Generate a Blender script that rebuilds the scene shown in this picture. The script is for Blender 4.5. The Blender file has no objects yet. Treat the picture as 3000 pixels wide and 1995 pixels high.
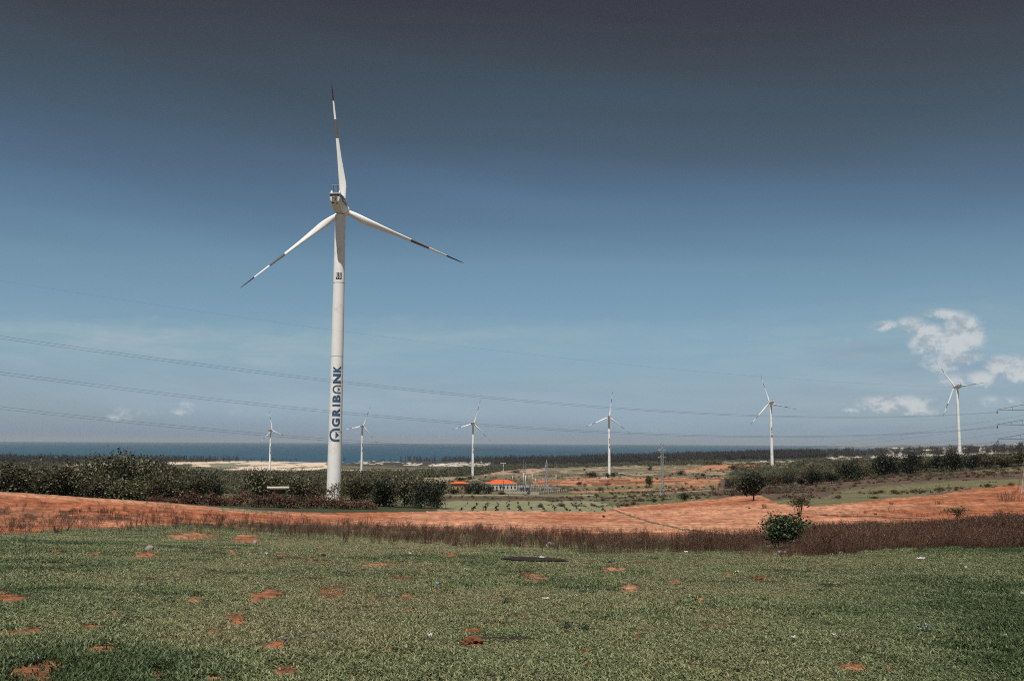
import bpy, bmesh, math, random
import numpy as np
from mathutils import Vector, Matrix
from mathutils import noise as mnoise

random.seed(7); rng = np.random.default_rng(7)
SC = bpy.context.scene
COL = bpy.data.collections.new('wind_farm'); SC.collection.children.link(COL)
R = math.radians

# ------------------------------------------------------------------ camera
FPX, CX, CY = 2830.0, 1500.0, 997.5          # focal length and centre in pixels of the 3000 x 1995 photograph
PITCH, ROLL = R(6.03), R(0.30)
CAMZ = 80.0                                   # metres above the sea
cam = bpy.data.cameras.new('camera'); cam.lens = FPX / 3000 * 36; cam.sensor_width = 36
cam.clip_start = 0.1; cam.clip_end = 200000
camo = bpy.data.objects.new('camera', cam); COL.objects.link(camo)
camo.matrix_world = Matrix.Translation((0, 0, CAMZ)) @ Matrix.Rotation(R(90) + PITCH, 4, 'X') @ Matrix.Rotation(ROLL, 4, 'Z')
SC.camera = camo

# ------------------------------------------------------------------ light and sky
SUN_EL, SUN_AZ = 67.0, 192.0                  # azimuth clockwise from the view direction (+Y)
sun = bpy.data.lights.new('sun', 'SUN'); sun.energy = 4.7; sun.angle = R(0.53); sun.color = (1.0, 0.955, 0.88)
suno = bpy.data.objects.new('sun', sun); COL.objects.link(suno)
sd = Vector((math.sin(R(SUN_AZ)) * math.cos(R(SUN_EL)), math.cos(R(SUN_AZ)) * math.cos(R(SUN_EL)), math.sin(R(SUN_EL))))
suno.rotation_euler = sd.to_track_quat('Z', 'Y').to_euler(); suno.location = (0, 0, 300)
SC.view_settings.view_transform = 'Standard'; SC.view_settings.look = 'None'
SC.view_settings.gamma = 1.0; SC.view_settings.exposure = 0.10; SC.view_settings.use_curve_mapping = False
SC.render.engine = 'CYCLES'
SC.cycles.use_denoising = False
SC.cycles.max_bounces = 6; SC.cycles.diffuse_bounces = 3; SC.cycles.glossy_bounces = 2
SC.cycles.transmission_bounces = 4; SC.cycles.transparent_max_bounces = 6; SC.cycles.volume_bounces = 0
SC.cycles.pixel_filter_type = 'BLACKMAN_HARRIS'; SC.cycles.filter_width = 1.05


def srgb(r, g, b):
    f = lambda c: (c / 255 / 12.92) if c <= 10 else ((c / 255 + 0.055) / 1.055) ** 2.4
    return (f(r), f(g), f(b))


def ray(px, py):
    X, Y = px - CX, py - CY
    cr, sr = math.cos(ROLL), math.sin(ROLL)
    X, Y = X * cr + Y * sr, -X * sr + Y * cr
    x, y, z = X / FPX, math.cos(PITCH) + (Y / FPX) * math.sin(PITCH), math.sin(PITCH) - (Y / FPX) * math.cos(PITCH)
    h = math.hypot(x, y)
    return x / h, y / h, z / h               # unit horizontal direction and slope


def project(x, y, z):                         # numpy: world -> photograph pixels
    z = z - CAMZ
    c = y * math.cos(PITCH) + z * math.sin(PITCH)
    u = -y * math.sin(PITCH) + z * math.cos(PITCH)
    c = np.where(c > 0.05, c, 0.05)
    X, Y = FPX * x / c, -FPX * u / c
    cr, sr = math.cos(ROLL), math.sin(ROLL)
    return CX + X * cr - Y * sr, CY + X * sr + Y * cr


world = bpy.data.worlds.new('World'); SC.world = world; world.use_nodes = True
wn = world.node_tree; bg = wn.nodes['Background']


class NG:                                     # small helper for writing node trees
    def __init__(s, nt): s.nt = nt

    def new(s, t, **k):
        n = s.nt.nodes.new(t)
        for a, v in k.items(): setattr(n, a, v)
        return n

    def put(s, sock, v):
        if hasattr(v, 'links') or isinstance(v, bpy.types.NodeSocket): s.nt.links.new(v, sock)
        else: sock.default_value = v

    def math(s, op, a, b=0.0, c=None, clamp=False):
        n = s.new('ShaderNodeMath', operation=op, use_clamp=clamp)
        s.put(n.inputs[0], a); s.put(n.inputs[1], b)
        if c is not None: s.put(n.inputs[2], c)
        return n.outputs[0]

    def sstep(s, v, lo, hi, a=0.0, b=1.0):
        n = s.new('ShaderNodeMapRange', interpolation_type='SMOOTHSTEP')
        s.put(n.inputs[0], v); n.inputs[1].default_value = lo; n.inputs[2].default_value = hi
        n.inputs[3].default_value = a; n.inputs[4].default_value = b
        return n.outputs[0]

    def mix(s, f, a, b, mode='MIX'):
        n = s.new('ShaderNodeMix', data_type='RGBA', blend_type=mode)
        s.put(n.inputs[0], f)
        for sock, v in ((n.inputs[6], a), (n.inputs[7], b)):
            if isinstance(v, tuple): sock.default_value = (*v[:3], 1)
            else: s.put(sock, v)
        return n.outputs[2]

    def noise(s, vec, scale, detail=4, rough=0.55, dist=0.0):
        n = s.new('ShaderNodeTexNoise'); n.inputs['Scale'].default_value = scale
        n.inputs['Detail'].default_value = detail; n.inputs['Roughness'].default_value = rough
        n.inputs['Distortion'].default_value = dist
        if vec is not None: s.put(n.inputs['Vector'], vec)
        return n.outputs['Fac']

    def ramp(s, v, stops, interp='LINEAR'):
        n = s.new('ShaderNodeValToRGB'); cr = n.color_ramp; cr.interpolation = interp
        while len(cr.elements) < len(stops): cr.elements.new(0.5)
        for e, (p, c) in zip(cr.elements, stops): e.position = p; e.color = (*c[:3], 1)
        s.put(n.inputs[0], v); return n.outputs[0]

    def comb(s, x, y, z):
        n = s.new('ShaderNodeCombineXYZ')
        for i, v in enumerate((x, y, z)): s.put(n.inputs[i], v)
        return n.outputs[0]


g = NG(wn)
sky = g.new('ShaderNodeTexSky', sky_type='NISHITA', sun_disc=False, sun_elevation=R(SUN_EL), sun_rotation=R(SUN_AZ))
tc = g.new('ShaderNodeTexCoord'); sx = g.new('ShaderNodeSeparateXYZ'); g.put(sx.inputs[0], tc.outputs['Generated'])
az = g.math('MULTIPLY', g.math('ARCTAN2', sx.outputs[0], sx.outputs[1]), 57.2958)
el = g.math('MULTIPLY', g.math('ARCSINE', sx.outputs[2]), 57.2958)
azc = g.math('MAXIMUM', g.math('MINIMUM', az, 40.0), -40.0)
bn = g.noise(g.comb(g.math('MULTIPLY', az, 0.03), g.math('MULTIPLY', g.math('ADD', el, g.math('MULTIPLY', az, 0.10)), 0.26), 3.1), 1.0, 2, 0.5)
el2 = g.math('ADD', g.math('MULTIPLY', el, g.math('ADD', 1.0, g.math('ADD', g.math('MULTIPLY', g.math('MAXIMUM', azc, 0.0), 0.0042), g.math('MULTIPLY', g.math('MINIMUM', azc, 0.0), -0.0012)))), g.math('MULTIPLY', g.math('SUBTRACT', bn, 0.5), 4.2))
# deep slate overhead to pale blue at the horizon: tint of the physical sky by elevation (photo colour / sky colour)
NISH = [(-8, (.32, .325, .268)), (0.1, (.32, .325, .268)), (.95, (.40, .40, .325)), (3.0, (.46, .527, .48)), (6.0, (.37, .49, .56)),
        (10.0, (.268, .39, .535)), (14.0, (.208, .315, .474)), (18.0, (.171, .265, .422)), (21.8, (.148, .231, .382)),
        (25.4, (.13, .21, .353)), (34, (.12, .195, .33))]
TARG = [srgb(134, 152, 167), srgb(134, 152, 167), srgb(138, 157, 172), srgb(141, 164, 179), srgb(131, 164, 183),
        srgb(112, 146, 169), srgb(89, 117, 144), srgb(73, 93, 112), srgb(65, 77, 88), srgb(59, 63, 73), srgb(53, 55, 64)]
stops = []
for (e, n), t in zip(NISH, TARG):
    stops.append(((e + 10) / 50, tuple(min(1.0, t[i] / n[i] / 1.6) for i in range(3))))
tint = g.ramp(g.math('DIVIDE', g.math('ADD', el2, 10.0), 50.0, clamp=True), stops)
skyc = g.mix(1.0, g.mix(1.0, sky.outputs[0], (1.6, 1.6, 1.6), 'MULTIPLY'), tint, 'MULTIPLY')
# thin veils and cumulus, placed by direction
cvec = g.comb(g.math('MULTIPLY', az, 1.0), g.math('MULTIPLY', el, 1.25), 0.0)
nA = g.noise(cvec, 0.85, 7, 0.62, 0.2); nB = g.noise(g.comb(g.math('ADD', az, 31.0), el, 4.0), 0.5, 5, 0.6)
wa = g.math('ADD', az, g.math('MULTIPLY', g.math('SUBTRACT', nB, 0.5), 1.3))
we = g.math('ADD', el, g.math('MULTIPLY', g.math('SUBTRACT', nA, 0.5), 1.1))


def azel(px, py):
    x, y, s = ray(px, py); return math.degrees(math.atan2(x, y)), math.degrees(math.atan(s))


def blobs(lst, vec):
    tot = None
    for (px, py, rx, ry, w) in lst:
        a0, e0 = azel(px, py)
        mp = g.new('ShaderNodeMapping', vector_type='TEXTURE'); g.put(mp.inputs[0], vec)
        mp.inputs['Location'].default_value = (a0, e0, 0); mp.inputs['Scale'].default_value = (rx / 49.4 * 1.9, ry / 49.4 * 1.9, 1)
        gr = g.new('ShaderNodeTexGradient', gradient_type='SPHERICAL'); g.put(gr.inputs[0], mp.outputs[0])
        v = gr.outputs['Fac'] if w == 1 else g.math('MULTIPLY', gr.outputs['Fac'], w)
        tot = v if tot is None else g.math('MAXIMUM', tot, v)
    return tot


CUM = [(2818, 962, 38, 34, 1), (2845, 982, 32, 26, .9), (2718, 980, 28, 22, .95), (2728, 1012, 32, 20, .7), (2785, 1002, 46, 28, .9), (2719, 1012, 40, 24, .8), (2671, 953, 32, 20, .75),
       (2600, 952, 32, 12, .6), (2765, 920, 34, 12, .8), (2806, 1056, 62, 20, .75), (2950, 1068, 48, 22, .8), (2995, 1088, 40, 20, .85),
       (2880, 1107, 38, 16, .75), (2800, 1108, 46, 16, .45), (2620, 1182, 78, 20, .8), (2670, 1198, 60, 16, .6), (2488, 1200, 16, 6, .55),
       (2904, 1170, 24, 12, .45), (2964, 1177, 26, 11, .5), (2725, 1172, 38, 14, .35), (553, 1186, 22, 13, .46), (524, 1206, 30, 12, .40),
       (424, 1212, 36, 14, .42), (377, 1202, 26, 13, .42), (338, 1217, 22, 8, .35), (692, 1207, 24, 13, .4), (785, 1216, 24, 9, .28),
       (945, 1202, 30, 10, .33), (3120, 1080, 60, 30, .8), (3240, 1010, 80, 40, .9), (-160, 1190, 60, 22, .5)]
wv = g.comb(wa, we, 0.0)
cb = blobs(CUM, wv)
nU = g.noise(g.comb(az, g.math('MULTIPLY', g.math('ADD', el, 0.45), 1.25), 0.0), 0.85, 4, 0.62, 0.2)
cd = g.sstep(g.math('ADD', cb, g.math('MULTIPLY', g.math('SUBTRACT', nA, 0.5), 0.8)), 0.12, 0.60)
lit = g.sstep(g.math('ADD', g.math('MULTIPLY', g.math('SUBTRACT', nA, nU), 2.4), g.math('MULTIPLY', g.math('SUBTRACT', nA, 0.5), 1.0)), -0.55, 0.30)
ccol = g.mix(lit, tuple(c * 10 for c in srgb(160, 172, 183)), tuple(c * 10 for c in srgb(200, 206, 209)))
VEIL = [(430, 1000, 520, 34, .95), (700, 1045, 420, 20, .75), (150, 1045, 330, 26, .55), (1050, 1175, 560, 36, .6), (1350, 985, 480, 34, .45), (2000, 1010, 500, 40, .35), (700, 1130, 700, 60, .35),
        (2500, 1040, 330, 80, .55), (2760, 1130, 520, 90, .62), (1900, 1150, 620, 70, .30), (2780, 1010, 200, 90, .5), (2500, 950, 200, 40, .2), (2750, 1230, 620, 60, .4)]
vb = blobs(VEIL, g.comb(g.math('ADD', az, g.math('MULTIPLY', g.math('SUBTRACT', nB, 0.5), 5)), g.math('ADD', el, g.math('MULTIPLY', g.math('SUBTRACT', nB, 0.5), 1.6)), 0.0))
vn = g.noise(g.comb(g.math('MULTIPLY', az, 0.25), g.math('MULTIPLY', el, 1.6), 9.0), 0.8, 3, 0.6)
vd = g.math('MULTIPLY', vb, g.sstep(vn, 0.32, 0.68, 0.30, 1.0))
sk1 = g.mix(vd, skyc, tuple(c * 10 for c in srgb(164, 182, 192)))
grey = blobs([(2560, 1022, 120, 22, .35), (2470, 1045, 60, 20, .28), (2720, 1070, 120, 26, .3), (2900, 1085, 150, 18, .3)], wv)
sk2 = g.mix(grey, sk1, tuple(c * 10 for c in srgb(124, 146, 165)))
sk3 = g.mix(g.math('MULTIPLY', cd, 0.9), sk2, ccol)
wn.links.new(skyc, bg.inputs[0]); bg.inputs[1].default_value = 0.0935
bg2 = g.new('ShaderNodeBackground'); bg2.inputs[1].default_value = 0.0935; g.put(bg2.inputs[0], sk3)
# clouds only lie low over the sea, so their branch is evaluated only there
zone = g.math('MULTIPLY', g.math('LESS_THAN', el, 12.5), g.math('MULTIPLY', g.math('GREATER_THAN', el, -0.5), g.math('LESS_THAN', g.math('ABSOLUTE', az), 42.0)))
mxw = g.new('ShaderNodeMixShader'); g.put(mxw.inputs[0], zone)
wn.links.new(bg.outputs[0], mxw.inputs[1]); wn.links.new(bg2.outputs[0], mxw.inputs[2])
wn.links.new(mxw.outputs[0], wn.nodes['World Output'].inputs[0])
world.cycles.sampling_method = 'MANUAL'; world.cycles.sample_map_resolution = 512
# ------------------------------------------------------------------ materials


def material(name, base, rough=0.8, var=0.0, scale=3.0, bump=0.0, bscale=None, metallic=0.0, spec=0.3, dirt=None):
    m = bpy.data.materials.new(name); m.use_nodes = True; h = NG(m.node_tree)
    b = m.node_tree.nodes['Principled BSDF']
    b.inputs['Roughness'].default_value = rough; b.inputs['Metallic'].default_value = metallic
    b.inputs['Specular IOR Level'].default_value = spec
    t = h.new('ShaderNodeTexCoord'); v = t.outputs['Object']
    n = h.noise(v, scale, 5, 0.6)
    lo = tuple(c * (1 - var) for c in base); hi = tuple(min(1, c * (1 + var)) for c in base)
    c = h.mix(n, lo, hi)
    if dirt:
        nd = h.noise(v, dirt[1], 6, 0.7); c = h.mix(h.sstep(nd, 0.52, 0.75), c, dirt[0])
    h.put(b.inputs['Base Color'], c)
    if bump:
        bn_ = h.new('ShaderNodeBump'); bn_.inputs['Strength'].default_value = bump
        h.put(bn_.inputs['Height'], h.noise(v, bscale or scale * 4, 5, 0.6)); m.node_tree.links.new(bn_.outputs[0], b.inputs['Normal'])
    return m


def leaf_material(name, cols, trans=0.25, rough=0.55):
    m = bpy.data.materials.new(name); m.use_nodes = True; h = NG(m.node_tree)
    b = m.node_tree.nodes['Principled BSDF']; out = m.node_tree.nodes['Material Output']
    ge = h.new('ShaderNodeNewGeometry'); oi = h.new('ShaderNodeObjectInfo')
    k = len(cols)
    c = h.ramp(ge.outputs['Random Per Island'], [(i / max(1, k - 1) * 0.98, cc) for i, cc in enumerate(cols)])
    v = h.new('ShaderNodeMapRange'); h.put(v.inputs[0], oi.outputs['Random']); v.inputs[3].default_value = 0.75; v.inputs[4].default_value = 1.25
    hs = h.new('ShaderNodeHueSaturation'); h.put(hs.inputs['Color'], c); h.put(hs.inputs['Value'], v.outputs[0])
    h.put(b.inputs['Base Color'], hs.outputs[0]); b.inputs['Roughness'].default_value = rough; b.inputs['Specular IOR Level'].default_value = 0.35
    tr = h.new('ShaderNodeBsdfTranslucent'); h.put(tr.inputs[0], hs.outputs[0])
    mx = h.new('ShaderNodeMixShader'); mx.inputs[0].default_value = trans
    m.node_tree.links.new(b.outputs[0], mx.inputs[1]); m.node_tree.links.new(tr.outputs[0], mx.inputs[2]); m.node_tree.links.new(mx.outputs[0], out.inputs[0])
    return m


M = {}
M['white'] = material('turbine_white_paint', (.86, .86, .855), .42, .045, .35, dirt=((.66, .64, .60), .22))
M['nacelle'] = material('nacelle_white_shell', (.74, .73, .71), .45, .05, .8, dirt=((.55, .50, .45), .5))
M['blade_red'] = material('faded_red_blade_paint', (.21, .065, .048), .5, .1, .5)
M['band_grey'] = material('shaded_brown_band', (.150, .120, .108), .5, .1, .5); M['blade_dark'] = material('dark_red_tip_paint', (.050, .024, .024), .5, .1, .5)  # band_grey is the red band with its shaded look put into the colour
M['black'] = material('black_marking', (.02, .02, .022), .5, .1)
M['blue'] = material('blue_lettering_paint', (.055, .110, .20), .5, .06)
M['seam'] = material('grey_flange_joint', (.36, .36, .36), .5, .05)
M['steel'] = material('galvanised_steel', (.40, .41, .42), .45, .12, 6, metallic=0.35)
M['steel_dark'] = material('dark_weathered_steel', (.10, .11, .12), .5, .15, 6, metallic=0.3)
M['steel_pink'] = material('pale_painted_steel', (.36, .32, .31), .5, .12, 6)
M['wire'] = material('aluminium_conductor', (.06, .065, .075), .5, .1, 3)
M['bark'] = material('brown_bark', (.085, .06, .042), .9, .35, 8, .4)
M['twig'] = material('dry_twig', (.060, .036, .026), .85, .35, 20)
M['concrete'] = material('pale_concrete', (.45, .41, .35), .85, .15, 2, .2)
M['wall'] = material('whitewashed_wall', (.60, .57, .52), .8, .1, 1.0, dirt=((.38, .33, .28), .6))
M['ochre'] = material('ochre_wall', (.46, .22, .06), .8, .15, 1.0)
M['rooftile'] = material('orange_roof_tile', (.56, .10, .028), .75, .15, 3.0, .3)
M['tin'] = material('pale_sheet_roof', (.66, .60, .50), .5, .12, 2)
M['darkwood'] = material('dark_brown_wall', (.075, .045, .035), .8, .2, 2)
M['glass'] = material('dark_window_glass', (.02, .025, .03), .15, .1, spec=.5)
M['stone'] = material('grey_stone', (.25, .22, .20), .9, .3, 9, .6)
M['darkstone'] = material('dark_stone', (.03, .028, .028), .9, .3, 9, .6)
M['litter'] = material('white_plastic_litter', (.50, .51, .51), .5, .08, 12, .3)
M['bluelitter'] = material('blue_plastic_litter', (.12, .30, .50), .5, .1, 12)
M['clod'] = material('rust_brown_clod', (.14, .055, .025), .95, .5, 25, .9)
M['leaf_dark'] = leaf_material('dark_green_leaves', [(.018, .020, .010), (.036, .038, .017), (.058, .058, .026), (.10, .098, .048), (.25, .25, .165)])
M['leaf_olive'] = leaf_material('olive_leaves', [(.028, .028, .013), (.050, .048, .022), (.078, .070, .034), (.15, .14, .080)])
M['leaf_deep'] = leaf_material('deep_green_leaves', [(.011, .015, .010), (.018, .024, .013), (.030, .036, .018), (.065, .072, .040)])
M['leaf_red'] = leaf_material('reddish_dry_leaves', [(.055, .022, .015), (.095, .040, .026), (.15, .072, .050), (.06, .045, .025), (.24, .15, .11)])
M['leaf_fresh'] = leaf_material('fresh_shrub_leaves', [(.014, .032, .014), (.026, .052, .020), (.045, .080, .032), (.12, .15, .08)])
M['leaf_brown'] = leaf_material('brownish_scrub_leaves', [(.040, .034, .018), (.062, .052, .028), (.085, .070, .038), (.12, .098, .055)])
M['needle'] = leaf_material('casuarina_needles', [(.022, .022, .022), (.036, .034, .033), (.060, .053, .052), (.030, .034, .022)], .1, .8)
M['scrub'] = leaf_material('coastal_scrub', [(.032, .036, .018), (.052, .056, .028), (.082, .082, .044), (.14, .125, .075)], .1, .8)
M['weed'] = leaf_material('dry_brown_weed', [(.060, .027, .020), (.085, .038, .028), (.125, .062, .042), (.050, .026, .020), (.26, .19, .12)], .05, .9)
M['leaf_pale'] = leaf_material('pale_grey_leaves', [(.06, .08, .05), (.13, .155, .11), (.22, .25, .19), (.36, .39, .33)])
M['crop'] = leaf_material('crop_leaves', [(.03, .045, .02), (.06, .07, .035)], .1, .8)


def tag(o, label=None, cat=None, group=None, kind=None):
    if label: o['label'] = label
    if cat: o['category'] = cat
    if group: o['group'] = group
    if kind: o['kind'] = kind
    return o


def mesh_from(name, verts, faces, mats=None, smooth=False, midx=None):
    me = bpy.data.meshes.new(name); me.from_pydata([tuple(v) for v in verts], [], faces)
    for m in (mats or []): me.materials.append(m)
    if midx: me.polygons.foreach_set('material_index', midx)
    if smooth: me.polygons.foreach_set('use_smooth', [True] * len(me.polygons))
    me.update(); return me


def link(name, me, parent=None, loc=None, rot=None):
    o = bpy.data.objects.new(name, me); COL.objects.link(o)
    if parent: o.parent = parent
    if loc is not None: o.location = loc
    if rot is not None: o.rotation_euler = rot
    return o


def empty(name, loc, rz=0):
    o = bpy.data.objects.new(name, None); COL.objects.link(o); o.location = loc; o.rotation_euler = (0, 0, rz); o.empty_display_size = .5
    return o


class MB:                                     # mesh collector
    def __init__(s): s.v = []; s.f = []; s.mi = []

    def add(s, vs, fs, mi=0):
        k = len(s.v); s.v += [tuple(v) for v in vs]; s.f += [tuple(i + k for i in f) for f in fs]; s.mi += [mi] * len(fs)

    def box(s, c, d, rz=0, mi=0):
        cx, cy, cz = c; a, b, h = d[0] / 2, d[1] / 2, d[2] / 2; cr, sr = math.cos(rz), math.sin(rz)
        vs = [(cx + x * cr - y * sr, cy + x * sr + y * cr, cz + z) for z in (-h, h) for x, y in ((-a, -b), (a, -b), (a, b), (-a, b))]
        s.add(vs, [(3, 2, 1, 0), (4, 5, 6, 7), (0, 1, 5, 4), (1, 2, 6, 5), (2, 3, 7, 6), (3, 0, 4, 7)], mi)

    def tube(s, pts, rad, n=6, cap=True, mi=0):
        pts = [Vector(p) for p in pts]; rings = []
        for i, p in enumerate(pts):
            t = (pts[min(i + 1, len(pts) - 1)] - pts[max(i - 1, 0)]).normalized()
            u = t.cross(Vector((0.13, 0.9, 0.41))).normalized(); w = t.cross(u)
            r = rad[i] if hasattr(rad, '__len__') else rad
            rings.append([p + (u * math.cos(2 * math.pi * k / n) + w * math.sin(2 * math.pi * k / n)) * r for k in range(n)])
        vs = [v for rg in rings for v in rg]; fs = []
        for i in range(len(pts) - 1):
            for k in range(n):
                a = i * n + k; b = i * n + (k + 1) % n; fs.append((a, b, b + n, a + n))
        if cap: fs.append(tuple(range(n - 1, -1, -1))); fs.append(tuple(len(vs) - n + k for k in range(n)))
        s.add(vs, fs, mi)

    def mesh(s, name, mats, smooth=False):
        return mesh_from(name, s.v, s.f, mats if isinstance(mats, (list, tuple)) else [mats], smooth, s.mi)

    def build(s, name, mats, parent=None, smooth=False, loc=None):
        return link(name, s.mesh(name, mats, smooth), parent, loc)


def smooth_sharp(me, deg=35):
    me.polygons.foreach_set('use_smooth', [True] * len(me.polygons)); me.set_sharp_from_angle(angle=R(deg))


# ------------------------------------------------------------------ terrain
# surveyed heights: for bearings across the view, the depression (as a photograph row) at each distance
DIST = [15, 30, 60, 100, 150, 210, 280, 400, 650, 900, 1300, 1900, 2700, 3600, 4200, 6000, 9000, 14000]
TAB = {
    -500: [1735, 1580, 1500, 1450, 1420, 1440, 1445, 1430, 1418, 1405, 1390, 1376, 1360, 1350, 1341, 0, 0, 0],
    0: [1738, 1592, 1520, 1470, 1440, 1455, 1457, 1440, 1425, 1412, 1396, 1382, 1366, 1354, 1345, 0, 0, 0],
    350: [1740, 1600, 1530, 1485, 1463, 1468, 1460, 1442, 1426, 1412, 1397, 1383, 1367, 1356, 1347, 0, 0, 0],
    700: [1742, 1603, 1545, 1506, 1488, 1478, 1463, 1446, 1429, 1414, 1399, 1385, 1369, 1357, 1349, 0, 0, 0],
    1000: [1744, 1612, 1556, 1522, 1502, 1487, 1465, 1450, 1432, 1416, 1401, 1386, 1370, 1358, 1350, 0, 0, 0],
    1500: [1746, 1622, 1565, 1530, 1508, 1490, 1477, 1463, 1441, 1424, 1400, 1383, 1367, 1354, 1348, 0, 0, 0],
    1850: [1746, 1624, 1568, 1533, 1510, 1491, 1479, 1463, 1443, 1418, 1392, 1374, 1358, 1346, 1340, 0, 0, 0],
    2250: [1746, 1620, 1565, 1530, 1502, 1470, 1456, 1441, 1412, 1390, 1366, 1355, 1343, 1337, 1332, 1325, 0, 0],
    2600: [1744, 1612, 1558, 1522, 1494, 1468, 1450, 1415, 1385, 1366, 1352, 1346, 1338, 1330, 1326, 1319, 0, 0],
    3000: [1742, 1604, 1548, 1515, 1484, 1454, 1434, 1400, 1362, 1346, 1338, 1330, 1325, 1321, 1318, 1311, 1307, 0],
    3500: [1742, 1600, 1540, 1500, 1470, 1435, 1412, 1380, 1345, 1335, 1328, 1322, 1318, 1315, 1313, 1306, 1304, 0],
}


def hermite(xs, ys, xq):                      # ys: (..., n)
    xs = np.asarray(xs, float); d = np.diff(ys, axis=-1) / np.diff(xs)
    m = np.concatenate([d[..., :1], (d[..., 1:] + d[..., :-1]) / 2, d[..., -1:]], -1)
    xq = np.clip(xq, xs[0], xs[-1]); i = np.clip(np.searchsorted(xs, xq) - 1, 0, len(xs) - 2)
    h = xs[i + 1] - xs[i]; t = (xq - xs[i]) / h
    return ((2 * t**3 - 3 * t**2 + 1) * ys[..., i] + (t**3 - 2 * t**2 + t) * h * m[..., i] + (-2 * t**3 + 3 * t**2) * ys[..., i + 1] + (t**3 - t**2) * h * m[..., i + 1])


_azs = []; _z = []
for px in sorted(TAB):
    x, y, _ = ray(px, 1450); _azs.append(math.atan2(x, y))
    row = [-1.60, -1.60, -1.64]
    for D, py in zip(DIST, TAB[px]):
        row.append(-92.0 if py == 0 else ray(px, py)[2] * D)
    row += [-92.0, -92.0]
    _z.append(row)
LD = np.log(np.array([0.5, 3.0, 7.0] + DIST + [30000, 90000]))
NL, NA = 500, 240
LQ = np.linspace(LD[0], LD[-1], NL); AQ = np.linspace(_azs[0], _azs[-1], NA)
Z1 = hermite(LD, np.array(_z), LQ)            # az x NL
Z2 = hermite(_azs, Z1.T, AQ).T                # NA x NL


def terrain(x, y):
    x = np.asarray(x, float); y = np.asarray(y, float)
    D = np.maximum(np.hypot(x, y), 0.5); a = np.arctan2(x, y)
    back = np.clip((np.abs(a) - 0.62) / 2.2, 0, 1)
    fa = np.clip((np.clip(a, AQ[0], AQ[-1]) - AQ[0]) / (AQ[-1] - AQ[0]) * (NA - 1), 0, NA - 1.001)
    fl = np.clip((np.log(D) - LQ[0]) / (LQ[-1] - LQ[0]) * (NL - 1), 0, NL - 1.001)
    i = fa.astype(int); j = fl.astype(int); u = fa - i; v = fl - j
    z = (Z2[i, j] * (1 - u) + Z2[i + 1, j] * u) * (1 - v) + (Z2[i, j + 1] * (1 - u) + Z2[i + 1, j + 1] * u) * v
    zb = Z2[NA // 2, j]
    z = z * (1 - back) + zb * back
    # small relief: gentle undulation and ploughed roughness, fading in with distance from the viewer
    n = (np.sin(x * .21 + 1.3 * np.sin(y * .13)) * np.sin(y * .17 + 2 * np.sin(x * .071))) * .05 * np.clip(D / 20 - .3, 0, 1)
    n2 = np.sin(x * .031 + 2.1 * np.sin(y * .023)) * np.sin(y * .027 + 1.7) * .35 * np.clip(D / 300 - .5, 0, 4)
    return CAMZ + z + n + n2


def hit(px, py, dmin=4.0, dmax=12000):
    """first point of the ground seen along the ray of a photograph pixel"""
    dx, dy, s = ray(px, py); Ds = np.exp(np.linspace(math.log(dmin), math.log(dmax), 6000))
    f = CAMZ + s * Ds - terrain(dx * Ds, dy * Ds); k = np.argmax(f < 0)
    if not (f < 0).any(): k = int(np.argmin(f))
    D = float(Ds[k]); return Vector((dx * D, dy * D, float(terrain(dx * D, dy * D)))), D


def at(px, D):                                # ground point on a bearing at a distance
    dx, dy, s = ray(px, 1450); return Vector((dx * D, dy * D, float(terrain(dx * D, dy * D))))


def vnoise(x, y, seed=0, octs=4):
    """cheap value noise on arrays"""
    tot = np.zeros_like(x, dtype=float); amp = 1.0; s = 0.0
    r = np.random.default_rng(seed); T = r.random((256, 256))
    for o in range(octs):
        xi = np.floor(x).astype(int); yi = np.floor(y).astype(int); fx = x - xi; fy = y - yi
        fx = fx * fx * (3 - 2 * fx); fy = fy * fy * (3 - 2 * fy)
        a = T[xi % 256, yi % 256]; b = T[(xi + 1) % 256, yi % 256]; c = T[xi % 256, (yi + 1) % 256]; d = T[(xi + 1) % 256, (yi + 1) % 256]
        tot += amp * ((a * (1 - fx) + b * fx) * (1 - fy) + (c * (1 - fx) + d * fx) * fy); s += amp
        amp *= .55; x = x * 2.03 + 17.1; y = y * 2.03 + 5.7
    return tot / s


def pin(px, py, poly):                        # points in polygon
    inside = np.zeros(px.shape, bool); n = len(poly)
    for i in range(n):
        x1, y1 = poly[i]; x2, y2 = poly[(i + 1) % n]
        if y1 == y2: continue
        c = ((y1 > py) != (y2 > py)) & (px < (x2 - x1) * (py - y1) / (y2 - y1) + x1)
        inside ^= c
    return inside


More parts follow.
